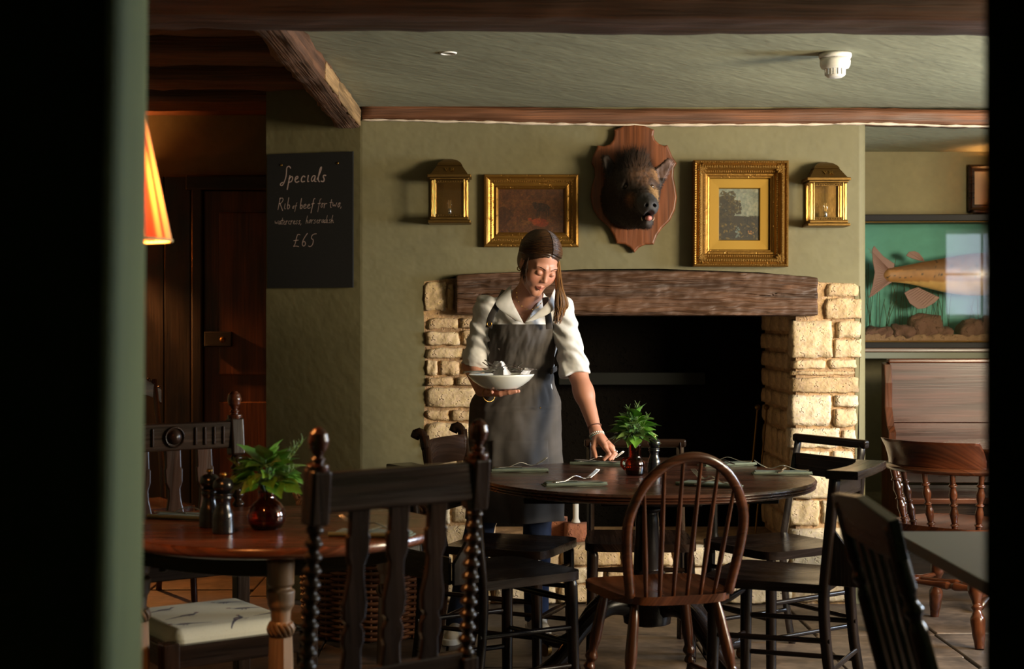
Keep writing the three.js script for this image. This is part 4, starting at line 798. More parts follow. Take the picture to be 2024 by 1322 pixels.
{
  const t = thing('gilt_picture', 'deep ornate gilt frame holding a small woodland landscape', 'picture', [X(1460, 7), Y(424, 7), -7.0]), w = 0.434, h = 0.485;
  t.rotation.z = -0.004;
  mesh('frame', ringFrame(w, h, [[0, 0], [0, 0.075], [0.006, 0.082], [0.012, 0.080], [0.016, 0.072], [0.022, 0.076], [0.03, 0.084], [0.037, 0.078], [0.041, 0.068], [0.06, 0.045], [0.066, 0.044], [0.070, 0.036], [0.077, 0.034], [0.077, 0.018]]), M.gilt, t);
  mesh('frame_ornament', join(beads(w, h, 0.009, 0.081, 0.008, 0.0035), beads(w, h, 0.029, 0.081, 0.011, 0.0062, 0.7), beads(w, h, 0.050, 0.060, 0.010, 0.0055, 0.8), beads(w, h, 0.068, 0.040, 0.006, 0.0025)), M.gilt, t);
  for (const sx of [-1, 1]) for (const sy of [-1, 1]) { const l = []; for (let k = 0; k < 9; k++) { const a = k / 9 * 6.283; l.push(new THREE.SphereGeometry(0.008, 8, 6).scale(1.6, 0.7, 0.8).rotateZ(a).translate(Math.cos(a) * 0.012, Math.sin(a) * 0.012, 0)); } mesh('corner_leaf', join(...l, new THREE.SphereGeometry(0.008, 8, 6)).translate(sx * (w / 2 - 0.038), sy * (h / 2 - 0.038), 0.076), M.gilt, t); }
  mesh('gold_slip', ringFrame(w - 0.154, h - 0.154, [[0, 0.018], [0.004, 0.022], [0.044, 0.021], [0.048, 0.012], [0.048, 0.002]]), M.giltFlat, t);
  mesh('painting', new THREE.BoxGeometry(w - 0.246, h - 0.246, 0.006).translate(0, 0, 0.008), varnish(treePaint), t);
}
{
  const D = 8.165, t = thing('dark_framed_picture', 'small dark-framed picture above the fish case', 'picture', [X(1912, D) + 0.15, Y(372, D), -D]), w = 0.30, h = 0.25;
  mesh('frame', ringFrame(w, h, [[0, 0], [0, 0.022], [0.01, 0.028], [0.02, 0.02], [0.03, 0.022], [0.036, 0.012], [0.036, 0]]), M.darkOak, t);
  mesh('print', box(w - 0.07, h - 0.07, 0.004, 0, 0, 0.005), std([0.42, 0.34, 0.24], 0.6), t);
  mesh('glass', box(w - 0.07, h - 0.07, 0.002, 0, 0, 0.011), M.pane, t);
  const b = thing('wall_bracket', 'small dark carved bracket beneath the dark-framed picture', 'bracket', [X(1918, D) + 0.13, Y(424, D), -D]);
  mesh('shelf', rbox(0.27, 0.014, 0.07, 0, 0.012, 0.035), M.darkOak, b);
  mesh('corbel', grain(turned([[0, 0.02], [0.3, 0.05], [0.7, 0.06], [1, 0.10]], V(0, -0.06, 0.03), V(0, 0.006, 0.03), 16)).scale(1.1, 1, 0.5).translate(0, 0, 0.016), M.darkOak, b);
}

// ---- blackboard with chalk handwriting
{
  const GL = {   // single-stroke letters, unit height 1 = x-height, y up
    S: [[[0.9, 2.1], [0.75, 2.4], [0.35, 2.3], [0.4, 1.6], [0.45, 0.9], [0.2, -0.3], [-0.2, -0.35], [-0.25, -0.05], [0.1, 0.1]]], p: [[[0.1, 1], [0, -0.9]], [[0.05, 0.6], [0.35, 1], [0.6, 0.7], [0.5, 0.15], [0.1, 0.1]]], e: [[[0.05, 0.45], [0.5, 0.6], [0.4, 0.95], [0.1, 0.8], [0.05, 0.3], [0.3, 0], [0.65, 0.2]]],
    c: [[[0.55, 0.8], [0.35, 1], [0.05, 0.6], [0.15, 0.05], [0.6, 0.15]]], i: [[[0.15, 0.95], [0.1, 0.1], [0.35, 0.1]]], a: [[[0.55, 0.85], [0.3, 1], [0.02, 0.5], [0.2, 0], [0.5, 0.4], [0.58, 0.95], [0.55, 0.1], [0.8, 0.1]]], l: [[[0, 0.4], [0.4, 1.5], [0.4, 2.2], [0.2, 1.9], [0.1, 0.3], [0.4, 0.05]]], s: [[[0.5, 0.9], [0.25, 1], [0.15, 0.7], [0.45, 0.4], [0.35, 0], [0, 0.1]]],
    R: [[[0.1, 2], [0, 0]], [[0, 1.8], [0.5, 2.1], [0.75, 1.6], [0.4, 1.05], [0.05, 1]], [[0.25, 1], [0.9, -0.2]]], b: [[[0.15, 2], [0.05, 0.1], [0.4, 0], [0.6, 0.4], [0.4, 0.85], [0.1, 0.6]]], o: [[[0.3, 1], [0.02, 0.5], [0.25, 0], [0.55, 0.45], [0.35, 1], [0.6, 0.9]]], f: [[[0.6, 1.9], [0.35, 2], [0.3, 1], [0.2, -0.8]], [[0, 0.9], [0.6, 1]]],
    r: [[[0.05, 1], [0.05, 0]], [[0.08, 0.6], [0.3, 0.95], [0.55, 0.9]]], t: [[[0.3, 1.7], [0.2, 0.1], [0.5, 0.1]], [[0, 1.1], [0.6, 1.15]]], w: [[[0, 1], [0.12, 0.05], [0.4, 0.8], [0.6, 0.05], [0.85, 1]]], h: [[[0.15, 2], [0.02, 0]], [[0.05, 0.6], [0.35, 0.95], [0.45, 0.1], [0.65, 0.1]]], d: [[[0.5, 0.8], [0.25, 0.95], [0.02, 0.5], [0.2, 0], [0.5, 0.3]], [[0.65, 2], [0.5, 0.05], [0.75, 0.1]]],
    '£': [[[0.95, 1.8], [0.6, 2], [0.45, 1.5], [0.4, 0.4], [0.1, 0], [0.5, 0.15], [1, 0]], [[0.1, 0.95], [0.75, 1]]], 6: [[[0.7, 2], [0.2, 1.2], [0.1, 0.3], [0.45, 0], [0.7, 0.4], [0.45, 0.85], [0.15, 0.6]]], 5: [[[0.95, 1.9], [0.35, 1.9], [0.25, 1.15], [0.65, 1.1], [0.7, 0.3], [0.3, -0.1], [0.05, 0.1]]], ',': [[[0.1, 0.1], [0, -0.25]]], '.': [[[0.05, 0.05], [0.08, 0.0]]],
  };
  const W = 704, H = 1064;
  const chalk = canvas(W, H, (c) => {
    c.fillStyle = '#0f0d0d'; c.fillRect(0, 0, W, H);
    for (let i = 0; i < 1400; i++) { c.fillStyle = `rgba(150,140,140,${0.01 + 0.02 * rnd()})`; c.fillRect(rnd() * W, rnd() * H, 40 * rnd(), 2 + 6 * rnd()); }
    const write = (text, x, y, s, lw, gap = 0.9, a = 0.85) => {
      for (const ch of text) {
        if (ch === ' ') { x += s * 0.75; continue; }
        for (const st of GL[ch] || []) {
          const q = st.map(([u, v]) => [x + (u + v * 0.16) * s + rr(-1, 1), y - v * s + rr(-1, 1)]);
          for (let k = 0; k < 4; k++) { c.strokeStyle = `rgba(214,186,178,${a * 0.32})`; c.lineWidth = lw * rr(0.6, 1.1); c.lineCap = c.lineJoin = 'round'; c.beginPath(); c.moveTo(q[0][0] + rr(-1, 1), q[0][1]); for (let i = 1; i < q.length - 1; i++) c.quadraticCurveTo(q[i][0], q[i][1], (q[i][0] + q[i + 1][0]) / 2, (q[i][1] + q[i + 1][1]) / 2); c.lineTo(q[q.length - 1][0], q[q.length - 1][1]); c.stroke(); }
        }
        x += s * gap * ({ i: 0.55, l: 0.6, r: 0.75, t: 0.75, f: 0.7, w: 1.15, R: 1.05, S: 0.8, ',': 0.4, '.': 0.4, '£': 1.2, 6: 1.0 }[ch] ?? 0.8);
      }
    };
    write('Specials', 125, 232, 56, 11, 1.12, 1.0);
    write('Rib', 90, 440, 46, 7, 0.95); write('of', 208, 440, 26, 5, 0.95); write('beef', 268, 440, 41, 7, 0.95); write('for', 416, 436, 37, 6, 0.95); write('two,', 512, 436, 37, 6, 0.95);
    write('watercress,', 62, 560, 30, 5.5, 0.88, 0.7); write('horseradish', 322, 556, 30, 5.5, 0.9, 0.7);
    write('£65', 210, 738, 52, 8, 1.15, 0.8);
  });
  const dir = Math.atan2(0.15, 0.468), n = V(-Math.sin(dir), 0, Math.cos(dir));
  const cx = (527 + 703) / 2, D = 7.075, t = thing('blackboard', 'black chalkboard listing the specials on the chamfered wall', 'blackboard', [X(cx, D), Y(436, D), -D], -dir);
  t.position.addScaledVector(n, 0.012);
  const w = (703 - 527) / 3000 * D / Math.cos(dir), h = 266 / 3000 * D;
  const bg = new THREE.BoxGeometry(w, h, 0.012); const bm = [M.black, M.black, M.black, M.black, std([1, 1, 1], 0.85, { map: chalk }), M.black];
  mesh('board', bg, bm, t);
  for (const x of [-0.33, 0.33]) mesh('brass_screw', new THREE.SphereGeometry(0.006, 10, 8).scale(1, 1, 0.5).translate(x * w, h / 2 - 0.052, 0.007), M.brass, t);
}

// ---- mounted boar's head
{
  const t = thing('mounted_boar_head', 'black bristled boar head trophy on a carved wooden shield', 'trophy', [0.555, 1.851, -7.0]);
  const out = [[310, 110], [400, 72], [505, 56], [610, 72], [700, 110], [690, 165], [705, 205], [745, 245], [790, 262], [825, 255], [845, 300], [875, 370], [917, 432], [890, 480], [884, 560], [902, 650], [918, 760], [900, 880], [850, 985], [775, 1058], [725, 1130], [692, 1216], [610, 1218], [550, 1246], [505, 1296], [462, 1246], [410, 1215], [333, 1206], [305, 1128], [255, 1040], [165, 965], [108, 875], [85, 760], [95, 650], [125, 560], [122, 480], [92, 432], [105, 360], [135, 300], [150, 258], [210, 266], [265, 250], [300, 205], [312, 160]].map(([u, v]) => [X(1150 + u / 4.895, 6.985) - 0.555, Y(235 + v / 4.895, 6.985) - 1.851]);
  mesh('shield', grain(ext(out, 0.018, 0.009, false, 3).translate(0, 0, 0.009), 1), woodM([0.26, 0.078, 0.022], 0.5, 0.0004), t);
  const f = (x, y, z) => {
    const p = [x, y, z]; let d = ell(p, [-0.018, 0.012, 0.04], [0.125, 0.135, 0.11]);
    d = smin(d, ell(p, [-0.002, 0.055, 0.125], [0.112, 0.135, 0.115]), 0.05);
    d = smin(d, cap(p, [0.010, 0.02, 0.19], [0.044, -0.042, 0.345], 0.082, 0.043), 0.04);
    d = smin(d, cap(p, [-0.005, -0.05, 0.15], [0.040, -0.112, 0.31], 0.072, 0.027), 0.03);
    d = smin(d, cap(p, [0.045, -0.046, 0.35], [0.047, -0.049, 0.372], 0.040, 0.037), 0.012);   // snout disc
    d = smax(d, -cap(p, [0.036, -0.086, 0.28], [0.047, -0.088, 0.40], 0.008, 0.022), 0.008);
    for (const s of [-1, 1]) {
      d = smax(d, -cap(p, [0.046 + s * 0.0135, -0.046, 0.36], [0.048 + s * 0.0155, -0.044, 0.40], 0.0065, 0.0075), 0.006);
      d = smax(d, -(Math.hypot(x - (0.012 + s * 0.058), y - 0.052, z - 0.232) - 0.014), 0.014);
      d = smin(d, cap(p, [s * 0.05 + 0.01, 0.078, 0.2], [s * 0.075 + 0.005, 0.07, 0.185], 0.014, 0.012), 0.02);
      d = smin(d, Math.hypot(x - (0.012 + s * 0.056), y - 0.052, z - 0.222) - 0.011, 0.004);
      // ears: cupped leaves
      const ex = s > 0 ? [0.088, 0.085, 0.115, 0.150, 0.165, 0.135] : [-0.088, 0.105, 0.10, -0.128, 0.185, 0.115];
      const u = cap(p, ex.slice(0, 3), ex.slice(3), 0.040, 0.020), c = cap(p, [ex[0], ex[1], ex[2] + 0.05], [ex[3], ex[4], ex[5] + 0.04], 0.044, 0.026);
      d = smin(d, smax(Math.max(u, Math.abs(z - (ex[2] + (y - 0.1) * 0.25)) - 0.02), -c, 0.008), 0.02);
    }
    const ridge = 0.003 * fbm3(x * 60, y * 30, z * 30, 2);
    return Math.max(d + ridge, 0.02 - z);
  };
  const colour = (x, y, z) => {
    const n = fbm3(x * 22, y * 22, z * 22, 3), n2 = nz(x * 150, y * 60, z * 60);
    let c = [0.019, 0.010, 0.006];
    const m = (k, col) => { k = clamp(k); c = c.map((v, i) => mix(v, col[i], k)); };
    m(sstep(0.09, 0.02, Math.hypot(x - 0.03, (y - 0.09) * 0.8, (z - 0.2) * 0.6)) * (0.5 + n + 0.5 * n2), [0.13, 0.055, 0.02]);          // brown brow
    m(sstep(0.07, 0.03, Math.hypot(x - 0.09, y - 0.005, (z - 0.27) * 0.7)) * (0.9 + n), [0.34, 0.19, 0.075]);                                 // tan cheek stripes
    m(sstep(0.045, 0.015, Math.hypot(x + 0.02, y + 0.01, (z - 0.27) * 0.7)) * (0.7 + n), [0.20, 0.075, 0.025]);
    m(sstep(0.05, 0.02, Math.hypot(x - 0.075, y - 0.10, z - 0.17)) * (0.7 + n), [0.30, 0.15, 0.06]);
    if (y > 0.10 && x > 0.10) m(0.7 + n, [0.16, 0.095, 0.075]);
    if (z > 0.335 && y > -0.09) m(1, [0.035, 0.032, 0.033]);
    if (y < -0.115 && z > 0.2) m(0.5, [0.03, 0.022, 0.02]);
    return c;
  };
  const head = paint(nets(f, [-0.18, -0.19, 0.01], [0.20, 0.24, 0.42], 0.005), colour);
  const furM = std([1, 1, 1], 0.7, { vertexColors: true });
  mesh('head', head, furM, t);
  mesh('tongue', new THREE.SphereGeometry(0.017, 14, 10).scale(0.95, 0.75, 1.6).translate(0.044, -0.096, 0.338), phy([0.55, 0.21, 0.18], 0.35, { clearcoat: 0.5 }), t);
  for (const s of [-1, 1]) mesh('eye', new THREE.SphereGeometry(0.0095, 14, 10).translate(0.012 + s * 0.057, 0.052, 0.2265), phy([0.05, 0.025, 0.012], 0.08, { clearcoat: 1 }), t);
  for (const s of [-1, 1]) mesh('tusk', sweep([V(0.04 + s * 0.020, -0.108, 0.318), V(0.042 + s * 0.026, -0.1, 0.328), V(0.042 + s * 0.028, -0.09, 0.33)], (q) => 0.003 * (1 - q * 0.85), { n: 8, seg: 6 }), std([0.7, 0.6, 0.42], 0.4), t);
  // bristles
  const P = head.attributes.position, N = head.attributes.normal, pos = [], nor = [], col = [];
  for (let i = 0; i < 14000; i++) {
    const k = Math.floor(rnd() * P.count), p = V(P.getX(k), P.getY(k), P.getZ(k)), n = V(N.getX(k), N.getY(k), N.getZ(k));
    if (p.z > 0.315 || (p.z < 0.03) || Math.abs(p.y - 0.052) < 0.016 && p.z > 0.21) continue;
    const mane = sstep(0.12, 0.18, p.y) * sstep(0.085, 0.04, Math.abs(p.x + 0.01)), len = mix(rr(0.010, 0.022), rr(0.045, 0.085), mane);
    const d = n.clone().multiplyScalar(mix(0.35, 0.9, mane)).add(V(p.x * 2 + rr(-0.3, 0.3), mix(-0.1, 0.8, mane) + p.y + rr(-0.3, 0.3), mix(-0.8, 0.1, mane))).normalize(), side = V().crossVectors(d, n).normalize().multiplyScalar(0.0011), tip = p.clone().addScaledVector(d, len), c = colour(p.x, p.y, p.z), j = rr(0.6, 1.7);
    const a = p.clone().add(side), b = p.clone().sub(side), e = p.clone().addScaledVector(n, 0.0016);
    for (const v of [a, b, tip, b, e, tip, e, a, tip]) { pos.push(v.x, v.y, v.z); nor.push(n.x, n.y, n.z); col.push(c[0] * j, c[1] * j, c[2] * j); }
  }
  const g = new THREE.BufferGeometry(); g.setAttribute('position', new THREE.Float32BufferAttribute(pos, 3)); g.setAttribute('normal', new THREE.Float32BufferAttribute(nor, 3)); g.setAttribute('color', new THREE.Float32BufferAttribute(col, 3));
  mesh('bristles', g, furM, t).userData.kind = 'stuff';
}

// ---- glazed fish case on its ledge
{
  const D = 7.88, B = 8.14, y0 = Y(688, D), y1 = Y(426, D), x0 = 1.72, x1 = 2.74, xm = (x0 + x1) / 2, w = x1 - x0;
  const led = thing('ledge_shelf', 'grey-green painted ledge carrying the fish case', 'shelf');
  mesh('shelf_board', rbox(1.10, 0.046, 0.36, 2.2, y0 - 0.03, -8.0, 0.004), std([0.11, 0.115, 0.08], 0.7), led);
  mesh('nosing', grain(rbox(1.10, 0.022, 0.02, 2.2, y0 - 0.009, -7.815, 0.006), 0), M.oak, led);
  mesh('corbel', rbox(0.05, 0.06, 0.2, 1.80, y0 - 0.08, -8.05), std([0.15, 0.16, 0.12], 0.6), led);
  const t = thing('fish_case', 'glazed black case with a stuffed brown trout among reeds', 'display case'); t.rotation.y = -0.06; t.position.set(2.2, 0, -7.985).sub(V(2.2, 0, -8.0).applyAxisAngle(UP, -0.06));
  mesh('backdrop', box(w, y1 - y0, 0.008, xm, (y0 + y1) / 2, -B), std([0.10, 0.34, 0.27], 0.85, { map: plasterMap }), t);
  mesh('case_frame', join(rbox(w, 0.035, B - D + 0.02, xm, y1 - 0.012, -(D + B) / 2, 0.004), rbox(w, 0.03, B - D + 0.02, xm, y0 + 0.015, -(D + B) / 2, 0.004), rbox(0.02, y1 - y0, B - D, x0, (y0 + y1) / 2, -(D + B) / 2), rbox(0.02, y1 - y0, B - D, x1, (y0 + y1) / 2, -(D + B) / 2)), phy([0.006, 0.005, 0.005], 0.5, { specularIntensity: 0.25 }), t);
  for (const y of [y0 + 0.036, y1 - 0.034]) mesh('gilt_bead', rbox(w - 0.02, 0.006, 0.006, xm, y, -D + 0.012), M.gilt, t);
  mesh('front_glass', box(w - 0.03, y1 - y0 - 0.06, 0.003, xm, (y0 + y1) / 2, -D + 0.004), M.pane, t);
  // river bed
  const gravel = lumpy(w - 0.03, 0.05, 0.2, 60, 2, 12, 0.010, 60, 0.01, 77); mesh('gravel_bed', gravel, std([0.16, 0.085, 0.04], 0.9, { bumpMap: stoneBump, bumpScale: 0.01 }), t).position.set(xm, y0 + 0.045, -8.03);
  for (const [x, s, h] of [[2.17, 0.2, 0.15], [2.05, 0.12, 0.07], [2.42, 0.17, 0.12], [2.55, 0.2, 0.14], [1.92, 0.13, 0.06], [2.27, 0.1, 0.06]]) mesh('rock', lumpy(s, h, 0.12, 9, 7, 6, 0.022, 17, h * 0.45, x * 10), std([0.085, 0.034, 0.018], 0.9, { bumpMap: stoneBump, bumpScale: 0.01 }), t).position.set(x, y0 + 0.06 + h * 0.3, -8.0 + rr(-0.02, 0.02));
  const reedM = std([0.055, 0.058, 0.018], 0.8);
  for (let k = 0; k < 46; k++) { const x = rr(1.80, 2.30) + (k % 5 === 0 ? 0.25 : 0), h = rr(0.16, 0.44), b = rr(-0.06, 0.06), z = -8.09 + rr(-0.02, 0.03); mesh('reed', sweep([V(x, y0 + 0.05, z), V(x + b * 0.3, y0 + 0.05 + h * 0.5, z), V(x + b, y0 + 0.05 + h, z)], (q) => [0.0042 * (1 - q * 0.8), 0.0015], { n: 6, seg: 4 }), reedM, t); }
  // the trout: spindle body, fins with rays
  const yc = Y(542, 7.99), fx = 1.985, fish = new THREE.Group(); fish.name = 'trout'; t.add(fish);
  const body = sweep([V(fx - 0.03, yc - 0.005, -8.0), V(fx + 0.12, yc, -8.0), V(fx + 0.35, yc - 0.005, -8.0), V(fx + 0.6, yc + 0.005, -8.0), V(fx + 0.78, yc + 0.01, -8.0)], (q) => { const r = q < 0.75 ? mix(0.036, 0.112, sstep(0, 0.62, q) ** 0.9) * Math.sqrt(clamp(q / 0.035, 0.02, 1)) : mix(0.112, 0.015, ((q - 0.75) / 0.25) ** 1.5); return [r * 0.55, r]; }, { n: 150, seg: 48, ref: V(0, -1, 0) });
  mesh('body', paint(body, (x, y, z) => { const v = clamp((y - yc) / 0.11, -1, 1), n = nz(x * 40, y * 40, z * 9); let c = v > 0.2 ? [0.13, 0.055, 0.018] : v > -0.35 ? [0.26, 0.115, 0.032] : [0.42, 0.25, 0.08]; c = c.map((q) => q * (1 + 0.25 * n)); if (nz(x * 85 + 3, y * 85, 1.5) > 0.52 && v > -0.2) c = [0.02, 0.012, 0.01]; return c; }), phy([1, 1, 1], 0.35, { vertexColors: true, clearcoat: 0.7, clearcoatRoughness: 0.2 }), fish);
  const finM = phy([0.13, 0.045, 0.025], 0.55, { clearcoat: 0.3 });
  const px = (u, v) => [X(1700 + u / 4.408, 7.99), Y(420 + v / 4.408, 7.99)];
  const fin = (pts, rays) => { const l = [ext(pts.map(([u, v]) => px(u, v)), 0.004, 0.0015)]; for (const [a, b, c, d] of rays) { const [p, q] = px(a, b), [r, s] = px(c, d); l.push(rod(V(p, q, 0.006), V(r, s, 0.005), 0.0018, 0.001, 5)); } mesh('fin', join(...l).translate(0, 0, -8.0), finM, fish); };
  const tail = []; for (let k = 0; k <= 14; k++) { const s = k / 14; tail.push([250, mix(490, 600, s), mix(115, 75, Math.abs(s - 0.5) * 2) + 40 * Math.sin(s * Math.PI), mix(310, 735, s)]); }
  fin([[300, 445], [205, 380], [125, 288], [108, 320], [112, 420], [130, 520], [112, 630], [80, 745], [130, 715], [220, 645], [290, 600]], tail);
  fin([[560, 428], [510, 418], [450, 400], [400, 375], [425, 342], [470, 335], [510, 352], [545, 395]], [[540, 420, 430, 350], [545, 415, 470, 345], [550, 418, 505, 360]]);
  const an = []; for (let k = 0; k < 9; k++) an.push([500 + k * 19, 655 + k * 9, 400 + k * 18, 715 + k * 14]);
  fin([[500, 650], [690, 740], [640, 790], [560, 835], [500, 840], [430, 790], [385, 700], [430, 672]], an);
}

// ---- ceiling fittings
{
  const t = thing('smoke_detector', 'white round smoke detector on the green ceiling', 'detector', [1.19, CEIL, -5.59]);
  const lathe = (p) => new THREE.LatheGeometry(p.map(([a, b]) => new THREE.Vector2(a, b)), 32);
  mesh('base', lathe([[0.0001, 0], [0.060, 0], [0.060, -0.012], [0.057, -0.02], [0.0001, -0.02]]), M.whitePlastic, t);
  mesh('body', lathe([[0.0001, -0.018], [0.054, -0.018], [0.056, -0.03], [0.055, -0.045], [0.050, -0.055], [0.038, -0.06], [0.0001, -0.06]]), M.whitePlastic, t);
  for (let k = 0; k < 14; k++) { const a = k / 14 * 6.283; mesh('vane', rbox(0.004, 0.022, 0.012, 0.036, 0, 0).rotateY(a).translate(0, -0.07, 0), M.whitePlastic, t); }
  mesh('cap', lathe([[0.0001, -0.079], [0.034, -0.079], [0.035, -0.083], [0.025, -0.09], [0.0001, -0.092]]), M.whitePlastic, t);
  const d = thing('downlight', 'small unlit ceiling spotlight with pale rim', 'spotlight', [-0.235, CEIL, -5.58]);
  mesh('rim', new THREE.TorusGeometry(0.028, 0.005, 10, 28).rotateX(Math.PI / 2), M.whitePlastic, d);
  mesh('reflector', lathe([[0.0001, 0.018], [0.012, 0.014], [0.026, -0.001]]).translate(0, -0.003, 0), M.steel, d);
}
// ---- lamps: the floor lamp behind the left jamb and a wall lamp in the recess, out of the frame
const shadeM = phy([0.50, 0.30, 0.10], 0.9, { transmission: 0.16, thickness: 0, vertexColors: true });
function pleatedShade(r0, r1, h) {
  const n = 120, pos = [], col = [], idx = [];
  for (let j = 0; j <= 6; j++) for (let k = 0; k <= n; k++) { const a = k / n * 6.2832, q = j / 6, r = mix(r0, r1, q) + (k % 2 ? 0.002 : -0.002), c = nz(k * 0.42, 0.5, 2.2) > 0.05 ? [0.45, 0.13, 0.06] : [1, 0.9, 0.7]; pos.push(Math.cos(a) * r, q * h, Math.sin(a) * r); col.push(...c); if (j < 6 && k < n) { const b = j * (n + 1) + k; idx.push(b, b + n + 1, b + 1, b + 1, b + n + 1, b + n + 2); } }
  const g = new THREE.BufferGeometry(); g.setAttribute('position', new THREE.Float32BufferAttribute(pos, 3)); g.setAttribute('color', new THREE.Float32BufferAttribute(col, 3)); g.setIndex(idx); g.computeVertexNormals(); return g;
}
function lampLight(p, rgb, I, y) { const l = new THREE.PointLight(new THREE.Color().setRGB(...rgb), I); l.position.set(p[0], y, p[2]); l.castShadow = true; l.shadow.radius = 1.4; l.name = 'lamp_light'; scene.add(l); }
const bulbM = (e) => std([1, 0.8, 0.5], 0.5, { emissive: lin(1, 0.55, 0.2), emissiveIntensity: e });
{
  const p = [-0.836, 0, -3.2], t = thing('floor_lamp', 'lit lamp with amber pleated shade beside the left door jamb', 'lamp', p);
  mesh('shade', pleatedShade(0.115, 0.055, 0.29).translate(0, 1.472, 0), shadeM, t);
  mesh('shade_rim', join(new THREE.TorusGeometry(0.116, 0.0032, 8, 60).rotateX(Math.PI / 2).translate(0, 1.472, 0), new THREE.TorusGeometry(0.056, 0.003, 8, 40).rotateX(Math.PI / 2).translate(0, 1.762, 0)), std([0.6, 0.45, 0.2], 0.7), t);
  mesh('pole', turned([[0, 0.02], [0.1, 0.012], [0.9, 0.011], [1, 0.014]], V(0, 0.02, 0), V(0, 1.52, 0)), M.brassOld, t);
  mesh('base', turned([[0, 0.11], [0.5, 0.11], [0.8, 0.05], [1, 0.02]], V(0, 0, 0), V(0, 0.035, 0), 24), M.brassOld, t);
  mesh('bulb', new THREE.SphereGeometry(0.022, 16, 12).translate(0, 1.57, 0), bulbM(8), t);
  lampLight(p, [1, 0.42, 0.12], 3.0, 1.57);
}
{
  const p = [2.62, 1.86, -8.0], t = thing('wall_lamp', 'amber shaded wall lamp right of the dark-framed picture', 'lamp', p);
  mesh('shade', pleatedShade(0.09, 0.05, 0.13).translate(0, -0.05, 0), shadeM, t);
  mesh('bracket', join(rod(V(0, -0.06, -0.17), V(0, -0.06, 0), 0.007), rod(V(0, -0.06, 0), V(0, -0.02, 0), 0.012), rbox(0.05, 0.12, 0.012, 0, -0.06, -0.163)), M.brassOld, t);
  mesh('bulb', new THREE.SphereGeometry(0.02, 16, 12), bulbM(8), t);
  lampLight(p, [1, 0.45, 0.14], 2.0, 1.86);
}
{
  const p = [-2.45, 1.72, -8.42], t = thing('alcove_wall_lamp', 'amber shaded wall lamp deep in the alcove left of the door', 'lamp', p);
  mesh('shade', pleatedShade(0.09, 0.05, 0.13).translate(0, -0.05, 0), shadeM, t);
  mesh('bracket', join(rod(V(0, -0.06, -0.17), V(0, -0.06, 0), 0.007), rod(V(0, -0.06, 0), V(0, -0.02, 0), 0.012), rbox(0.05, 0.12, 0.012, 0, -0.06, -0.163)), M.brassOld, t);
  mesh('bulb', new THREE.SphereGeometry(0.02, 16, 12), bulbM(8), t);
  lampLight(p, [1, 0.38, 0.10], 17.0, 1.72);
}

// ------------------------------------------------------------------ log basket
{
  const t = thing('wicker_basket', 'large round wicker log basket behind the small table', 'basket', [-0.605, 0, -6.42]), R = 0.265, H = 0.53;
  const rad = (y) => R + 0.02 * y / H, wk = [[0.17, 0.06, 0.022], [0.22, 0.085, 0.032], [0.13, 0.045, 0.018]].map((c) => std(c, 0.6, { bumpMap: woodBump, bumpScale: 0.0006 })), N = 26;
  for (let k = 0; k < N; k++) { const a = k / N * 6.2832, s = (y) => V(Math.cos(a) * rad(y), y, Math.sin(a) * rad(y)); mesh('stake', sweep([s(0), s(H / 2), s(H)], () => 0.007, { n: 4, seg: 6 }), wk[k % 3], t); }
  const rows = 42, weave = [0, 1].map((ph) => { const pts = []; for (let k = 0; k < N * 4; k++) { const a = k / (N * 4) * 6.2832, r = 1 + 0.013 / R * 1.0 * Math.cos(a * N / 2 + ph * Math.PI); pts.push(V(Math.cos(a) * r, 0, Math.sin(a) * r)); } return pts; });
  for (let j = 0; j < rows; j++) { const y = 0.012 + j * (H - 0.03) / (rows - 1), r = rad(y); mesh('weaver', sweep(weave[j % 2].map((v) => V(v.x * r, y + 0.0015 * nz(v.x * 9, j, v.z * 9), v.z * r)), () => [0.0068, 0.0082], { n: N * 8, seg: 5, closed: true }), wk[(j * 7) % 3], t); }
  for (let m = 0; m < 4; m++) { const pts = []; for (let k = 0; k < 60; k++) { const a = k / 60 * 6.2832, q = a * 15 + m * Math.PI / 2, r = rad(H) + 0.014 * Math.cos(q); pts.push(V(Math.cos(a) * r, H + 0.008 + 0.014 * Math.sin(q), Math.sin(a) * r)); } mesh('rim_strand', sweep(pts, () => 0.009, { n: 240, seg: 6, closed: true }), wk[m % 3], t); }
  for (const s of [-1, 1]) mesh('handle', sweep([V(s * rad(H), H, -0.05), V(s * (rad(H) + 0.022), H + 0.035, -0.03), V(s * (rad(H) + 0.03), H + 0.045, 0), V(s * (rad(H) + 0.022), H + 0.035, 0.03), V(s * rad(H), H, 0.05)], () => 0.009, { n: 18, seg: 8 }), wk[1], t);
  mesh('bottom', new THREE.CylinderGeometry(R - 0.005, R - 0.005, 0.012, 40).translate(0, 0.008, 0), wk[2], t);
}
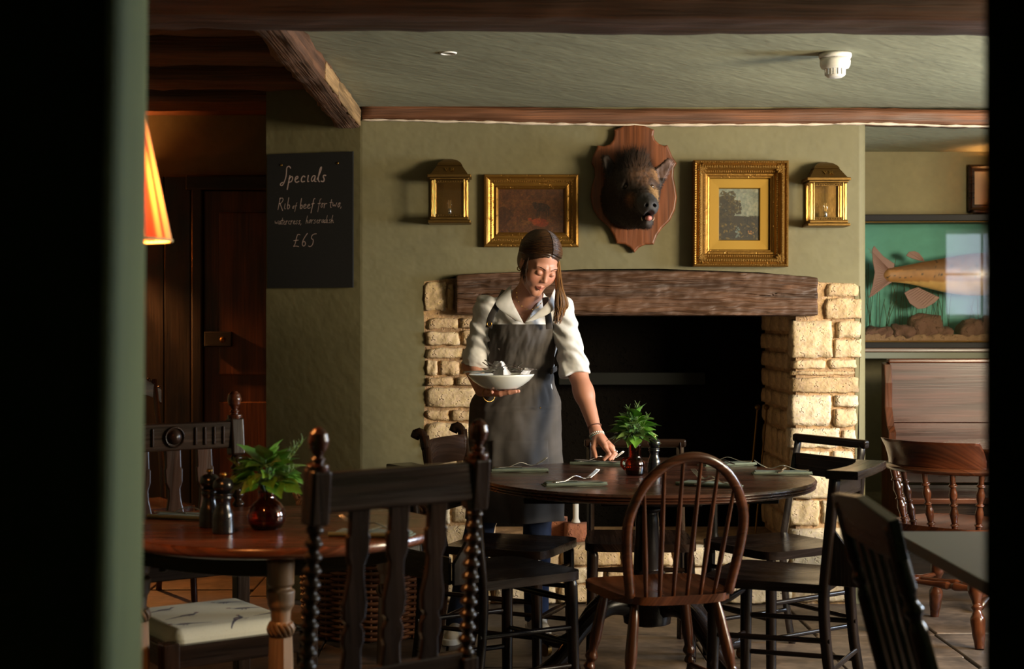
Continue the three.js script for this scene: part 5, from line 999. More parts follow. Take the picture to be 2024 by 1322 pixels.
// ------------------------------------------------------------------ things on the hearth
{
  const m = (px, D, w, h, d, a, label) => { const b = tag(mesh('loose_brick', lumpy(w, h, d, 6, 4, 5, 0.004, 24, 0.008, px), M.brick), label, 'brick', 'loose bricks on the hearth'); b.position.set(X(px, D), 0.262 + h / 2, -D); b.rotation.y = a; };
  m(1142, 7.2, 0.12, 0.085, 0.1, 0.1, 'loose orange brick under the grate leg on the hearth');
  m(1080, 7.3, 0.2, 0.10, 0.1, -0.1, 'dark loose brick left of the grate leg on the hearth');
  const g = thing('fire_grate', 'ash-whitened iron grate leg and bar inside the fireplace', 'grate', [X(1138, 7.2), 0.347, -7.2]);
  mesh('leg', turned([[0, 0.022], [0.15, 0.014], [0.8, 0.014], [1, 0.016]], V(0, 0.0, 0), V(0, 0.16, 0)), std([0.45, 0.42, 0.37], 0.9), g);
  mesh('bar', join(rbox(0.75, 0.012, 0.02, 0.33, 0.165, 0), rbox(0.75, 0.012, 0.02, 0.33, 0.165, -0.22)), M.iron, g);
  mesh('leg', turned([[0, 0.022], [0.15, 0.014], [0.8, 0.014], [1, 0.016]], V(0.66, -0.08, 0), V(0.66, 0.16, 0)), M.iron, g);
  for (const [x0, x1, l] of [[1490, 1512, 'thin iron poker leaning on the right side of the firebox'], [1508, 1530, 'fire tongs leaning beside the poker in the firebox']]) {
    const p = thing('fire_iron', l, 'fire iron', [-0.04, 0.012, 0.02]);
    mesh('shaft', sweep([V(X(x0, 7.35), 0.265, -7.35), V(X((x0 + x1) / 2, 7.4), 0.56, -7.4), V(X(x1, 7.45), 0.86, -7.45)], () => 0.005, { n: 12, seg: 6 }), M.brassOld, p);
    mesh('knob', new THREE.SphereGeometry(0.014, 10, 8).translate(X(x1, 7.45), 0.87, -7.45), M.brassOld, p);
  }
}
// ------------------------------------------------------------------ table ware
function pepperMill(label, x, D, y, h, group) {
  const t = thing('pepper_mill', label, 'pepper mill', [x, y, -D], 0, group), s = h / 0.157;
  const L = (p) => new THREE.LatheGeometry(p.map(([a, b]) => new THREE.Vector2(a * s, b * s)), 28);
  mesh('body', L([[0.0001, 0], [0.028, 0], [0.029, 0.004], [0.0285, 0.034], [0.026, 0.037], [0.0285, 0.041], [0.026, 0.045], [0.0275, 0.049], [0.0235, 0.058], [0.019, 0.073], [0.0185, 0.083], [0.022, 0.092], [0.0245, 0.096], [0.020, 0.099], [0.0245, 0.103], [0.0245, 0.107], [0.0001, 0.107]]), M.blackGloss, t);
  mesh('head', L([[0.0001, 0.107], [0.018, 0.107], [0.017, 0.111], [0.022, 0.114], [0.0265, 0.121], [0.0275, 0.129], [0.0245, 0.139], [0.016, 0.146], [0.006, 0.148], [0.0001, 0.148]]), M.blackGloss, t);
  mesh('knob', L([[0.0001, 0.147], [0.004, 0.147], [0.0045, 0.150], [0.0085, 0.153], [0.0095, 0.157], [0.007, 0.1605], [0.0001, 0.161]]), M.brass, t);
}
pepperMill('near black pepper mill with copper knob on the small table', -0.765, 4.02, T1.y, 0.157, 'mills on the small table');
pepperMill('far black pepper mill half hidden behind its twin on the small table', -0.825, 4.14, T1.y, 0.155, 'mills on the small table');
pepperMill('black pepper mill beside the herb vase on the large table', X(1293, 5.64), 5.64, T2.y, 0.136);

const leafGeo = [0.72, 0.55, 0.34].map((wd) => { const g = new THREE.PlaneGeometry(1, 1, 4, 7), p = g.attributes.position; for (let i = 0; i < p.count; i++) { const u = p.getX(i) * 2, v = p.getY(i) + 0.5, w = wd * Math.sin(Math.PI * Math.min(0.98, v ** 0.75 + 0.02)) * 0.5; p.setXYZ(i, u * w, v, 0.10 * Math.abs(u) * w * 2 - 0.28 * v * v + 0.02 * Math.sin(v * 18) * u * u); } g.computeVertexNormals(); return g; });
const leafM = [[0.10, 0.26, 0.022], [0.16, 0.36, 0.03], [0.06, 0.17, 0.02], [0.20, 0.32, 0.08]].map((c) => phy(c, 0.5, { transmission: 0.25, thickness: 0 }));
function herbs(label, x, y, D, n, R, H, size, sprigs) {
  const t = thing('herb_bunch', label, 'herbs', [x, y, -D], 0, 'bunches of fresh herbs');
  for (let k = 0; k < n; k++) {
    const a = k * 2.399 + rr(-0.3, 0.3), q = Math.sqrt((k + 0.5) / n), r = R * q * rr(0.75, 1.05), top = H * (1 - q * q * 0.85) * rr(0.75, 1.1), base = V(Math.cos(a) * r * 0.62, top * 0.72 + 0.005, Math.sin(a) * r * 0.62);
    const lf = mesh('leaf', leafGeo[k % 3], leafM[Math.floor(rnd() * 4)], t), s = size * rr(0.65, 1.2);
    const out = V(Math.cos(a) * (0.35 + q), mix(1.0, -0.25, q) + rr(-0.2, 0.3), Math.sin(a) * (0.35 + q)).normalize();
    lf.position.copy(base); lf.scale.set(s, s, s);
    const up = V(0, 1, 0).addScaledVector(out, -out.y).normalize(), sd = V().crossVectors(out, up);
    lf.quaternion.setFromRotationMatrix(new THREE.Matrix4().makeBasis(sd, out, up)); lf.rotateY(rr(-0.7, 0.7));
    if (k % 3 === 0) mesh('stem', sweep([V(rr(-0.008, 0.008), -0.03, rr(-0.008, 0.008)), base.clone().multiplyScalar(0.5).add(V(0, 0.005, 0)), base], () => 0.0014, { n: 6, seg: 4 }), leafM[2], t);
  }
  for (const [dx, dy, dz, len] of sprigs) {   // rosemary
    const d = V(dx, dy, dz).normalize(), l = [sweep([V(0, -0.02, 0), d.clone().multiplyScalar(len * 0.5).add(V(0, 0.006, 0)), d.clone().multiplyScalar(len)], () => 0.0013, { n: 8, seg: 4 })];
    for (let k = 0; k < 44; k++) { const b = d.clone().multiplyScalar(len * (0.3 + 0.7 * k / 44)), a = k * 2.4, o = V(Math.cos(a), 0.9, Math.sin(a)).addScaledVector(d, 0.9).normalize(); l.push(rod(b, b.clone().addScaledVector(o, rr(0.014, 0.024)), 0.0011, 0.0005, 4)); }
    mesh('sprig', join(...l), leafM[3], t);
  }
}
{
  const t = thing('round_vase', 'round dark amber glass vase on the small table', 'vase', [X(527, 4.1), T1.y, -4.1]);
  const o = [[0.030, 0], [0.042, 0.006], [0.051, 0.022], [0.0525, 0.04], [0.046, 0.060], [0.036, 0.072], [0.026, 0.080], [0.0225, 0.088], [0.023, 0.098], [0.0255, 0.104]], i = o.slice(1).map(([a, b]) => [a - 0.0035, Math.max(b, 0.006)]).reverse();
  mesh('glass', new THREE.LatheGeometry([[0.0001, 0], ...o, ...i, [0.0001, 0.006]].map(([a, b]) => new THREE.Vector2(a, b)), 40), M.amber, t);
  herbs('leafy herb bunch with rosemary sprig in the round vase', X(527, 4.1), T1.y + 0.108, 4.1, 95, 0.088, 0.105, 0.064, [[0.55, 0.72, 0.1, 0.17], [0.48, 0.75, -0.1, 0.14], [-0.6, 0.5, 0.1, 0.12], [0.5, 0.35, 0.3, 0.11]]);
}
{
  const D = 5.55, x = X(1255, D), t = thing('bottle_vase', 'amber glass bottle vase with handle on the large table', 'vase', [x, T2.y, -D]);
  const o = [[0.030, 0], [0.034, 0.008], [0.037, 0.03], [0.036, 0.047], [0.031, 0.056], [0.024, 0.062], [0.0222, 0.07], [0.0222, 0.108], [0.0245, 0.112], [0.0245, 0.116]], i = o.slice(1).map(([a, b]) => [a - 0.003, Math.max(b, 0.006)]).reverse();
  mesh('glass', new THREE.LatheGeometry([[0.0001, 0], ...o, ...i, [0.0001, 0.006]].map(([a, b]) => new THREE.Vector2(a, b)), 36), M.amber, t);
  mesh('handle', sweep([V(-0.022, 0.064, 0.005), V(-0.045, 0.058, 0.005), V(-0.05, 0.038, 0.005), V(-0.036, 0.02, 0.005)], () => 0.0045, { n: 14, seg: 8 }), M.amber, t);
  herbs('bright green herb bunch in the bottle vase on the large table', x, T2.y + 0.118, D, 90, 0.074, 0.125, 0.058, [[0.05, 1, 0.1, 0.14], [-0.2, 1, 0, 0.13], [0.35, 0.8, 0.2, 0.11]]);
}
// folded napkins, forks and knives
const napkinGeo = (() => {
  const pr = []; for (let k = 0; k <= 40; k++) { const s = k / 40; pr.push(s); }
  const layer = (y, w, z0, L, k) => { const g = new THREE.BoxGeometry(L, 0.0032, w, 14, 1, 5), p = g.attributes.position; for (let i = 0; i < p.count; i++) { const x = p.getX(i), z = p.getZ(i); p.setXYZ(i, x, y + p.getY(i) + 0.0015 * nz(x * 30, z * 30, k * 3.3) + 0.004 * sstep(0.4, 0.5, x / L) * sstep(-0.1, 0.4, z / w), z + z0 + 0.003 * nz(x * 14, k, 0)); } g.computeVertexNormals(); return g; };
  const roll = sweep([V(-0.105, 0.0075, 0.043), V(0, 0.0085, 0.044), V(0.105, 0.009, 0.042)], () => [0.0055, 0.0055], { n: 10, seg: 10 });
  return planar(join(layer(0.002, 0.085, 0, 0.215, 1), layer(0.0055, 0.074, -0.006, 0.200, 2), layer(0.009, 0.066, -0.012, 0.190, 3), roll), 0.8);
})();
const forkGeo = (() => {
  const arc = (x) => 0.006 + 0.020 * Math.max(0, 1 - ((x - 0.005) / 0.055) ** 2) + 0.020 * sstep(0.05, 0.095, x);
  const l = [sweep([V(-0.095, 0.004, 0), V(-0.05, 0.006, 0), V(0, arc(0) * 0.8, 0), V(0.035, 0.010, 0), V(0.05, 0.009, 0)], (q) => [mix(0.0062, 0.0035, sstep(0.2, 0.75, q)), 0.0016], { n: 20, seg: 8, ref: V(0, 1, 0) })];
  l.push(sweep([V(0.047, 0.0095, 0), V(0.058, 0.011, 0), V(0.07, 0.016, 0)], (q) => [mix(0.006, 0.0115, Math.min(1, q * 2)), 0.0014], { n: 8, seg: 8, ref: V(0, 1, 0) }));
  for (const z of [-1.5, -0.5, 0.5, 1.5]) l.push(sweep([V(0.066, 0.0145, z * 0.006), V(0.085, 0.024, z * 0.006), V(0.104, 0.037, z * 0.006)], (q) => [0.0017 - 0.0008 * q, 0.0013], { n: 8, seg: 5, ref: V(0, 1, 0) }));
  return join(...l);
})();
const knifeGeo = join(sweep([V(-0.1, 0.004, 0), V(-0.05, 0.005, 0), V(0.01, 0.005, 0)], (q) => [mix(0.0075, 0.005, q), 0.0028], { n: 10, seg: 8, ref: V(0, 1, 0) }), sweep([V(0.01, 0.005, 0), V(0.05, 0.005, 0.001), V(0.11, 0.005, 0.001)], (q) => [0.0085 * (1 - 0.75 * sstep(0.75, 1, q)), 0.0009], { n: 12, seg: 6, ref: V(0, 1, 0) }));
function setting(x, D, y, turn, where, fa = 0.1, fz = 0) {
  const n = tag(mesh('napkin', napkinGeo, M.napkin), 'folded grey-green napkin ' + where, 'napkin', 'folded table napkins'); n.position.set(x, y, -D); n.rotation.y = turn;
  const c = Math.cos(turn), s = Math.sin(turn), put = (o, dx, dz, dy, a) => { o.position.set(x + dx * c + dz * s, y + dy, -D - dx * s + dz * c); o.rotation.y = turn + a; };
  put(tag(mesh('fork', forkGeo, M.steel), 'steel fork on the napkin ' + where, 'fork', 'forks on the napkins'), 0.005, -0.006 + fz, 0.0115, fa);
  put(tag(mesh('knife', knifeGeo, M.steel), 'steel knife on the napkin ' + where, 'knife', 'knives on the napkins'), -0.002, 0.020 + fz, 0.0115, -fa * 0.6);
}
setting(X(1027, 5.69), 5.69, T2.y, 0.03, 'at the left end of the large table', 0.3, 0.0);
setting(X(1135, 5.20), 5.20, T2.y, 0.16, 'nearest the camera on the large table', 0.5, 0.0);
setting(X(1182, 5.98), 5.96, T2.y, -0.22, 'under the woman’s hand', 0.6, 0.0);
setting(X(1402, 5.19), 5.19, T2.y, -0.5, 'behind the bow of the spindle chair', 2.6, 0.0);
setting(X(1436, 5.93), 5.92, T2.y, 0.25, 'at the back of the large table before the firebox', 2.9, 0.0);
setting(X(1545, 5.58), 5.58, T2.y, -0.06, 'at the right end of the large table', 3.0, 0.0);
setting(X(374, 4.35), 4.33, T1.y, -0.35, 'left of the mills on the small table', 0.2, 0.0);
setting(X(735, 3.98), 3.98, T1.y, -0.2, 'behind the near carved chair on the small table', 2.9, 0.0);

// ------------------------------------------------------------------ the woman laying the table
{
  const OX = 0.0, OD = 6.27;
  const who = thing('person', 'woman in white shirt and grey apron laying cutlery on the large table', 'person', [OX, 0, -OD]);
  const J = (px, py, D) => [X(px, D) - OX, Y(py, D), OD - D], JV = (px, py, D) => V(...J(px, py, D));
  // --- head, in its own axes: +z out of the face, +y crown
  const hm = new THREE.Matrix4().makeRotationFromEuler(new THREE.Euler(0.60, 0.42, -0.13, 'YXZ')), HS = 0.93;
  hm.scale(V(HS, HS, HS)).setPosition(JV(1064, 525, 6.07));
  const hl = (x, y, z) => V(x, y, z).applyMatrix4(hm), hi_ = hm.clone().invert();
  const headF = (x, y, z) => {
    const p = [x, y, z], ax = Math.abs(x), q = [ax, y, z];
    let d = ell(p, [0, 0.042, -0.016], [0.072, 0.090, 0.092]);
    d = smin(d, ell(p, [0, -0.020, 0.020], [0.061, 0.080, 0.066]), 0.03);
    d = smin(d, cap(q, [0.046, -0.055, 0.0], [0.010, -0.095, 0.062], 0.016, 0.016), 0.035);          // jaw
    d = smin(d, ell(p, [0, -0.097, 0.066], [0.018, 0.014, 0.014]), 0.016);                            // chin
    d = smin(d, ell(q, [0.038, -0.022, 0.058], [0.024, 0.026, 0.018]), 0.032);                        // cheekbone
    d = smin(d, cap(q, [0.012, 0.034, 0.082], [0.045, 0.034, 0.066], 0.005, 0.005), 0.022);          // brow
    d = smax(d, -ell(q, [0.031, 0.011, 0.099], [0.016, 0.010, 0.0135]), 0.018);                       // eye socket
    d = smin(d, ell(q, [0.031, 0.010, 0.0765], [0.0145, 0.0118, 0.0128]), 0.003);                     // lowered lid
    d = smin(d, cap(p, [0, 0.022, 0.0805], [0, -0.018, 0.0970], 0.0068, 0.0085), 0.016);              // nose
    d = smin(d, ell(q, [0.0082, -0.0225, 0.0885], [0.0072, 0.006, 0.008]), 0.008);
    d = smax(d, -ell(q, [0.0052, -0.0285, 0.0925], [0.0026, 0.0022, 0.004]), 0.002);
    d = smin(d, cap(q, [0, -0.0535, 0.0878], [0.017, -0.0575, 0.0785], 0.0052, 0.0026), 0.005);      // upper lip
    d = smin(d, cap(q, [0, -0.0655, 0.0865], [0.014, -0.0625, 0.079], 0.0060, 0.0026), 0.005);       // lower lip
    d = smax(d, -cap(q, [0, -0.0597, 0.096], [0.019, -0.0602, 0.083], 0.0012, 0.0008), 0.002);
    // ear
    d = smin(d, smax(ell(q, [0.0735, 0.0, -0.012], [0.007, 0.029, 0.018]), -ell(q, [0.0815, 0.003, -0.008], [0.006, 0.019, 0.010]), 0.004), 0.006);
    return d;
  };
  const hairline = (x, y) => 0.046 + 0.62 * (y - 0.03) - 2.2 * x * x;
  const skin = (x, y, z) => [0.50, 0.225, 0.145];
  const head = nets(headF, [-0.088, -0.125, -0.115], [0.088, 0.14, 0.12], 0.0032);
  paint(head, (x, y, z) => {
    const c = [0.50, 0.228, 0.148], ax = Math.abs(x), k = (t, col) => { for (let i = 0; i < 3; i++) c[i] = mix(c[i], col[i], clamp(t)); };
    k(0.9 * sstep(0.0085, 0.0045, Math.abs(y + 0.0595 + ax * 0.05)) * sstep(0.022, 0.017, ax) * (z > 0.07 ? 1 : 0), [0.42, 0.115, 0.095]);
    k(0.35 * sstep(0.03, 0.008, Math.hypot(ax - 0.042, y + 0.022)) * (z > 0.03 ? 1 : 0), [0.52, 0.17, 0.115]);
    k(0.25 * sstep(0.012, 0.004, Math.hypot(x, y + 0.021)) * (z > 0.088 ? 1 : 0), [0.52, 0.18, 0.12]);
    k(0.5 * sstep(0.013, 0.006, Math.hypot(ax - 0.031, (y - 0.010) * 1.2)) * (z > 0.06 ? 1 : 0), [0.36, 0.14, 0.09]);
    return c;
  });
  head.applyMatrix4(hm);
  // --- joints
  const shR = J(962, 610, 6.18), elR = J(932, 722, 6.22), wrR = J(950, 772, 6.06);
  const shL = J(1108, 610, 6.17), elL = J(1142, 738, 6.12), wrL = J(1179, 857, 5.99);
  const sec = [[0.86, 0.0126, -0.015, 0.168, 0.115], [0.95, 0.0126, -0.01, 0.165, 0.115], [1.06, 0.027, 0.01, 0.122, 0.092], [1.16, 0.034, 0.035, 0.128, 0.098], [1.25, 0.041, 0.06, 0.138, 0.105], [1.33, 0.047, 0.075, 0.138, 0.088], [1.38, 0.049, 0.08, 0.105, 0.068], [1.42, 0.052, 0.085, 0.062, 0.054]];
  const at_ = (y) => { let i = 0; while (i < sec.length - 2 && y > sec[i + 1][0]) i++; const t = clamp((y - sec[i][0]) / (sec[i + 1][0] - sec[i][0])), s = t * t * (3 - 2 * t); return [1, 2, 3, 4].map((k) => mix(sec[i][k], sec[i + 1][k], s)); };
  const torso = (x, y, z, o = 0) => { const [cx, cz, rx, rz] = at_(y), k = Math.hypot((x - cx) / (rx + o), (z - cz) / (rz + o)); return Math.max((k - 1) * Math.min(rx, rz), y - 1.43, 0.84 - y); };
  const neckTop = hl(0, -0.05, -0.012), nt = [neckTop.x, neckTop.y, neckTop.z], nb = J(1040, 612, 6.175);
  const bodyF = (x, y, z) => {
    const p = [x, y, z]; let d = torso(x, y, z, -0.012);
    d = smin(d, cap(p, nb, nt, 0.054, 0.046), 0.04);
    d = smin(d, cap(p, shR, elR, 0.043, 0.036), 0.03); d = smin(d, cap(p, elR, wrR, 0.037, 0.023), 0.015);
    d = smin(d, cap(p, shL, elL, 0.043, 0.036), 0.03); d = smin(d, cap(p, elL, [mix(elL[0], wrL[0], 0.35), mix(elL[1], wrL[1], 0.35), mix(elL[2], wrL[2], 0.35)], 0.038, 0.039), 0.02); d = smin(d, cap(p, [mix(elL[0], wrL[0], 0.3), mix(elL[1], wrL[1], 0.3), mix(elL[2], wrL[2], 0.3)], wrL, 0.039, 0.0225), 0.02);
    const col = (a, b) => cap(p, a, b, 0.006, 0.005);
    d = smin(d, col(J(1028, 624, 6.105), J(1000, 616, 6.13)), 0.02); d = smin(d, col(J(1052, 624, 6.105), J(1078, 616, 6.125)), 0.02);
    return d;
  };
  const body = paint(nets(bodyF, [-0.24, 0.80, -0.2], [0.38, 1.50, 0.36], 0.0075), skin);
  // --- hands: palm and five fingers each
  const chain = (p, pts, r, k) => { let d = 1e3; for (let i = 0; i < pts.length - 1; i++) d = smin(d, cap(p, pts[i], pts[i + 1], r[i], r[i + 1]), 0.004); return d; };
  const handL = (() => {
    const K = [[1196, 884, 5.905], [1204, 882, 5.93], [1209, 884, 5.955], [1208, 887, 5.98]].map((a) => J(...a));
    const fin = [[[1204, 897, 5.885], [1194, 908, 5.885]], [[1213, 896, 5.912], [1205, 907.5, 5.903]], [[1216, 897, 5.945], [1210, 907, 5.925]], [[1213, 898, 5.975], [1208, 905, 5.955]]].map((a) => a.map((b) => J(...b)));
    const th = [[1178, 868, 5.965], [1173, 886, 5.925], [1177, 902, 5.897]].map((a) => J(...a));
    return paint(nets((x, y, z) => {
      const p = [x, y, z]; let d = cap(p, [mix(elL[0], wrL[0], 0.85), mix(elL[1], wrL[1], 0.85), mix(elL[2], wrL[2], 0.85)], wrL, 0.024, 0.0225), palm = 1e3;
      for (const k of K) palm = smin(palm, cap(p, wrL, k, 0.019, 0.0115), 0.010);
      palm = smin(palm, cap(p, wrL, th[0], 0.018, 0.014), 0.01);
      d = smin(d, palm, 0.015);
      let f = 1e3; fin.forEach((c, i) => { f = Math.min(f, chain(p, [K[i], ...c], i === 3 ? [0.009, 0.0078, 0.0062] : [0.0102, 0.0088, 0.007])); });
      d = smin(d, f, 0.006);
      return smin(d, chain(p, th, [0.0135, 0.0105, 0.0082]), 0.008);
    }, [0.25, 0.72, 0.22], [0.46, 0.92, 0.44], 0.003), skin);
  })();
  const ringK = V(...J(1212, 892, 5.948));
  const handR = (() => {
    const K = [[988, 778, 5.935], [988, 778.5, 5.96], [986, 778.5, 5.985], [982, 778, 6.01]].map((a) => J(...a));
    const fin = [[[1006, 775.5, 5.925], [1019, 773.5, 5.92]], [[1009, 775.5, 5.95], [1025, 773.0, 5.945]], [[1006, 775, 5.975], [1021, 773, 5.97]], [[998, 774.5, 6.0], [1010, 773, 5.998]]].map((a) => a.map((b) => J(...b)));
    const th = [[966, 773, 5.99], [966, 775, 5.945], [972, 775, 5.915]].map((a) => J(...a));
    return paint(nets((x, y, z) => {
      const p = [x, y, z]; let palm = cap(p, [mix(elR[0], wrR[0], 0.8), mix(elR[1], wrR[1], 0.8), mix(elR[2], wrR[2], 0.8)], wrR, 0.025, 0.021);
      for (const k of K) palm = smin(palm, cap(p, wrR, k, 0.017, 0.0105), 0.010);
      let f = 1e3; fin.forEach((c, i) => { f = Math.min(f, chain(p, [K[i], ...c], [0.0098, 0.0085, 0.007])); });
      return smin(smin(palm, f, 0.006), chain(p, th, [0.013, 0.010, 0.008]), 0.008);
    }, [-0.17, 0.98, 0.16], [0.06, 1.09, 0.40], 0.003), skin);
  })();
  mesh('body', join(body, head, handL, handR), phy([1, 1, 1], 0.48, { vertexColors: true, sheen: 0.2, sheenRoughness: 0.5 }), who);
  // --- brows, lashes
  const onFace = (x, y, o = 0) => { let z = 0.14; while (z > 0 && headF(x, y, z) > 0) z -= 0.0008; return hl(x, y, z + o); };
  for (const s of [-1, 1]) {
    mesh('eyebrow', sweep([[0.013, 0.031], [0.025, 0.0355], [0.038, 0.037], [0.05, 0.033]].map(([a, b]) => onFace(s * a, b, 0.0002)), (q) => [0.0028 * (1 - q * 0.6), 0.0013], { n: 14, seg: 6 }), std([0.028, 0.013, 0.007], 0.8), who);
    mesh('eyelashes', sweep([[0.0185, 0.0015], [0.026, -0.0008], [0.035, -0.0008], [0.0445, 0.0025]].map(([a, b]) => onFace(s * a, b, 0.0004)), () => [0.0012, 0.0009], { n: 12, seg: 5 }), std([0.015, 0.008, 0.006], 0.8), who);
  }
  // --- hair: cap with centre parting, strands laid over it, a lock over the shoulder
  const hairF = (x, y, z) => {
    const r = 1 + 0.018 * fbm3(x * 30, y * 12, z * 12, 2) + 0.010 * Math.sin(Math.atan2(y - 0.03, z) * 60 + x * 120);
    let d = ell([x, y, z], [0, 0.046, -0.022], [0.0825 * r, 0.1010 * r, 0.1035 * r]) + 0.0045 * Math.exp(-((x / 0.0035) ** 2)) * (y > 0.08 ? 1 : 0);
    d = smin(d, ell([x, y, z], [0.0, -0.01, -0.075], [0.062, 0.075, 0.048]), 0.03);
    d = smin(d, ell([x, y, z], [0, 0.0, -0.118], [0.034, 0.036, 0.03]), 0.02);          // knot at the back
    d += 0.0095 * sstep(0.035, 0.0, hairline(x, y) - z);
    return smax(d, z - hairline(x, y), 0.003);
  };
  const hair = nets(hairF, [-0.1, -0.11, -0.16], [0.1, 0.16, 0.12], 0.0034); hair.applyMatrix4(hm);
  const hairM = phy([0.040, 0.018, 0.008], 0.42, { sheen: 0.3 }), hairM2 = phy([0.30, 0.135, 0.035], 0.45, { sheen: 0.3 });
  const capM = mesh('hair', planar(hair), hairM, who);
  { const l = [];
    for (let k = 0; k < 1200; k++) {   // combed from the parting round to the knot
      const s = k % 2 ? 1 : -1, t0 = rr(-0.75, 0.98), S = V(0.02 * s, Math.cos(t0), Math.sin(t0)), L = V(s * rr(1.3, 2.1), rr(0.1, 0.75), Math.sin(t0) * 0.9 + rr(-0.15, 0.1)), E = V(s * rr(0, 0.25), rr(-0.5, -0.1), -1), pts = [], h0 = rr(1.02, 1.055);
      for (let j = 0; j <= 7; j++) { const q = j / 7, d = S.clone().multiplyScalar((1 - q) ** 2).addScaledVector(L, 2 * q * (1 - q)).addScaledVector(E, q * q).normalize(), gap = hairline(d.x * 0.084, 0.046 + d.y * 0.1025) - (-0.022 + d.z * 0.105), h = mix(0.955, h0, sstep(-0.004, 0.035, gap)); pts.push(V(d.x * 0.084 * h, 0.046 + d.y * 0.1025 * h, -0.022 + d.z * 0.105 * h)); }
      if (pts.some((v) => v.z > hairline(v.x, v.y) + 0.006)) continue;
      l.push(sweep(pts.map((v) => v.applyMatrix4(hm)), (q) => 0.0024 * Math.sin(Math.PI * (q * 0.86 + 0.08)), { n: 14, seg: 4 }));
    }
    for (const [k, c] of [[0, [0.050, 0.022, 0.009]], [1, [0.095, 0.042, 0.015]], [2, [0.033, 0.015, 0.007]]]) mesh('hair_strands', join(...l.filter((_, i) => i % 3 === k)), phy(c, 0.36), capM);
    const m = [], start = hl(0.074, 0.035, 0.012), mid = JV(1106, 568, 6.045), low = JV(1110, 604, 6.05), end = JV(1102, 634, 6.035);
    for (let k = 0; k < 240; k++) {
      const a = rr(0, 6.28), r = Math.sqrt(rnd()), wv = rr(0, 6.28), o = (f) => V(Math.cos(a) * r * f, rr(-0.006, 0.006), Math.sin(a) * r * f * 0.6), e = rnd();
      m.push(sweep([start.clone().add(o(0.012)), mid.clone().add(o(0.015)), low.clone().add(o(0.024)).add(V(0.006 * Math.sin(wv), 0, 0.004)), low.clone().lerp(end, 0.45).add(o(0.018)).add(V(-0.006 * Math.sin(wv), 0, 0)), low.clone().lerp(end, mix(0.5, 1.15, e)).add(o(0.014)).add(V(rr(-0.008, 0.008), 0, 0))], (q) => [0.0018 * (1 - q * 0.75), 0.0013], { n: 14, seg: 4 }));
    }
    for (const [k, c] of [[0, [0.30, 0.135, 0.035]], [1, [0.17, 0.075, 0.02]], [2, [0.085, 0.036, 0.012]]]) mesh('hair_lock', join(...m.filter((_, i) => i % 3 === k)), phy(c, 0.42), capM);  // golden tones carry the daylight falling on this lock in the strand colour
    const w = []; for (let k = 0; k < 26; k++) { const a = hl(-0.072, 0.035 + rr(-0.02, 0.025), rr(-0.03, 0.025)); w.push(sweep([a, a.clone().add(V(-0.008 + rr(-0.006, 0.004), -0.04, -0.005)), a.clone().add(V(-0.006 + rr(-0.014, 0.012), -0.085 + rr(-0.02, 0.02), -0.01))], () => 0.0008, { n: 8, seg: 4 })); }
    mesh('loose_wisps', join(...w), hairM, capM); }
  // --- shirt
  const yv = Y(640, 6.08), xv = X(1036, 6.08);
  const cuff = (p, a, b, t0, r) => { const m = [0, 1, 2].map((i) => mix(a[i], b[i], t0)); return cap(p, m, b, r, r * 1.02); };
  const clipEnd = (p, a, b) => { const d = [0, 1, 2].map((i) => b[i] - a[i]), l = Math.hypot(...d); return ((p[0] - b[0]) * d[0] + (p[1] - b[1]) * d[1] + (p[2] - b[2]) * d[2]) / l; };
  const slR = J(937, 723, 6.205), slL = J(1137, 741, 6.122), stR = J(961, 606, 6.18), stL = J(1109, 606, 6.17);
  const shirtF = (x, y, z) => {
    const p = [x, y, z], fold = 0.006 * fbm3(x * 16 + y * 9, y * 13, z * 16, 3) + 0.0035 * Math.sin(y * 95 + x * 70 + 6 * nz(x * 9, y * 9, z * 9));
    let d = torso(x, y, z, 0.013);
    for (const [a, b, r0, r1] of [[stR, slR, 0.049, 0.048], [stL, slL, 0.050, 0.056]]) {
      let s = cap(p, a, b, r0, r1); s = smin(s, cuff(p, a, b, 0.80, r1 + 0.006), 0.006);
      s = smax(s, clipEnd(p, a, b), 0.006); d = smin(d, s, 0.028);
    }
    d += fold;
    const v = (y - yv) * 0.62 - Math.abs(x - xv);
    d = Math.max(d, Math.min(v, z - 0.055) * 0.8);
    d = smax(d, -cap(p, [nb[0], nb[1] + 0.01, nb[2]], [nt[0], nt[1] + 0.1, nt[2]], 0.058, 0.07), 0.006);
    return Math.max(d, 0.93 - y);
  };
  const linen = phy([0.84, 0.82, 0.80], 0.85, { map: clothMap, bumpMap: clothBump, bumpScale: 0.0003, sheen: 0.3 });
  const shirt = mesh('shirt', nets(shirtF, [-0.28, 0.90, -0.2], [0.36, 1.46, 0.30], 0.0055), linen, who);
  // thin two-sided cloth from a grid of points
  const sheet = (rows, th = 0.0025) => {
    const n = rows.length, m = rows[0].length, P = [], idx = [], nrm = (i, j) => { const a = rows[Math.min(i + 1, n - 1)][j].clone().sub(rows[Math.max(i - 1, 0)][j]), b = rows[i][Math.min(j + 1, m - 1)].clone().sub(rows[i][Math.max(j - 1, 0)]); return a.cross(b).normalize(); };
    for (const s of [0.5, -0.5]) for (let i = 0; i < n; i++) for (let j = 0; j < m; j++) { const q = rows[i][j].clone().addScaledVector(nrm(i, j), s * th); P.push(q.x, q.y, q.z); }
    const o = n * m, id = (i, j) => i * m + j;
    for (let i = 0; i < n - 1; i++) for (let j = 0; j < m - 1; j++) { const a = id(i, j), b = id(i, j + 1), c = id(i + 1, j), d = id(i + 1, j + 1); idx.push(a, c, b, b, c, d, o + a, o + b, o + c, o + b, o + d, o + c); }
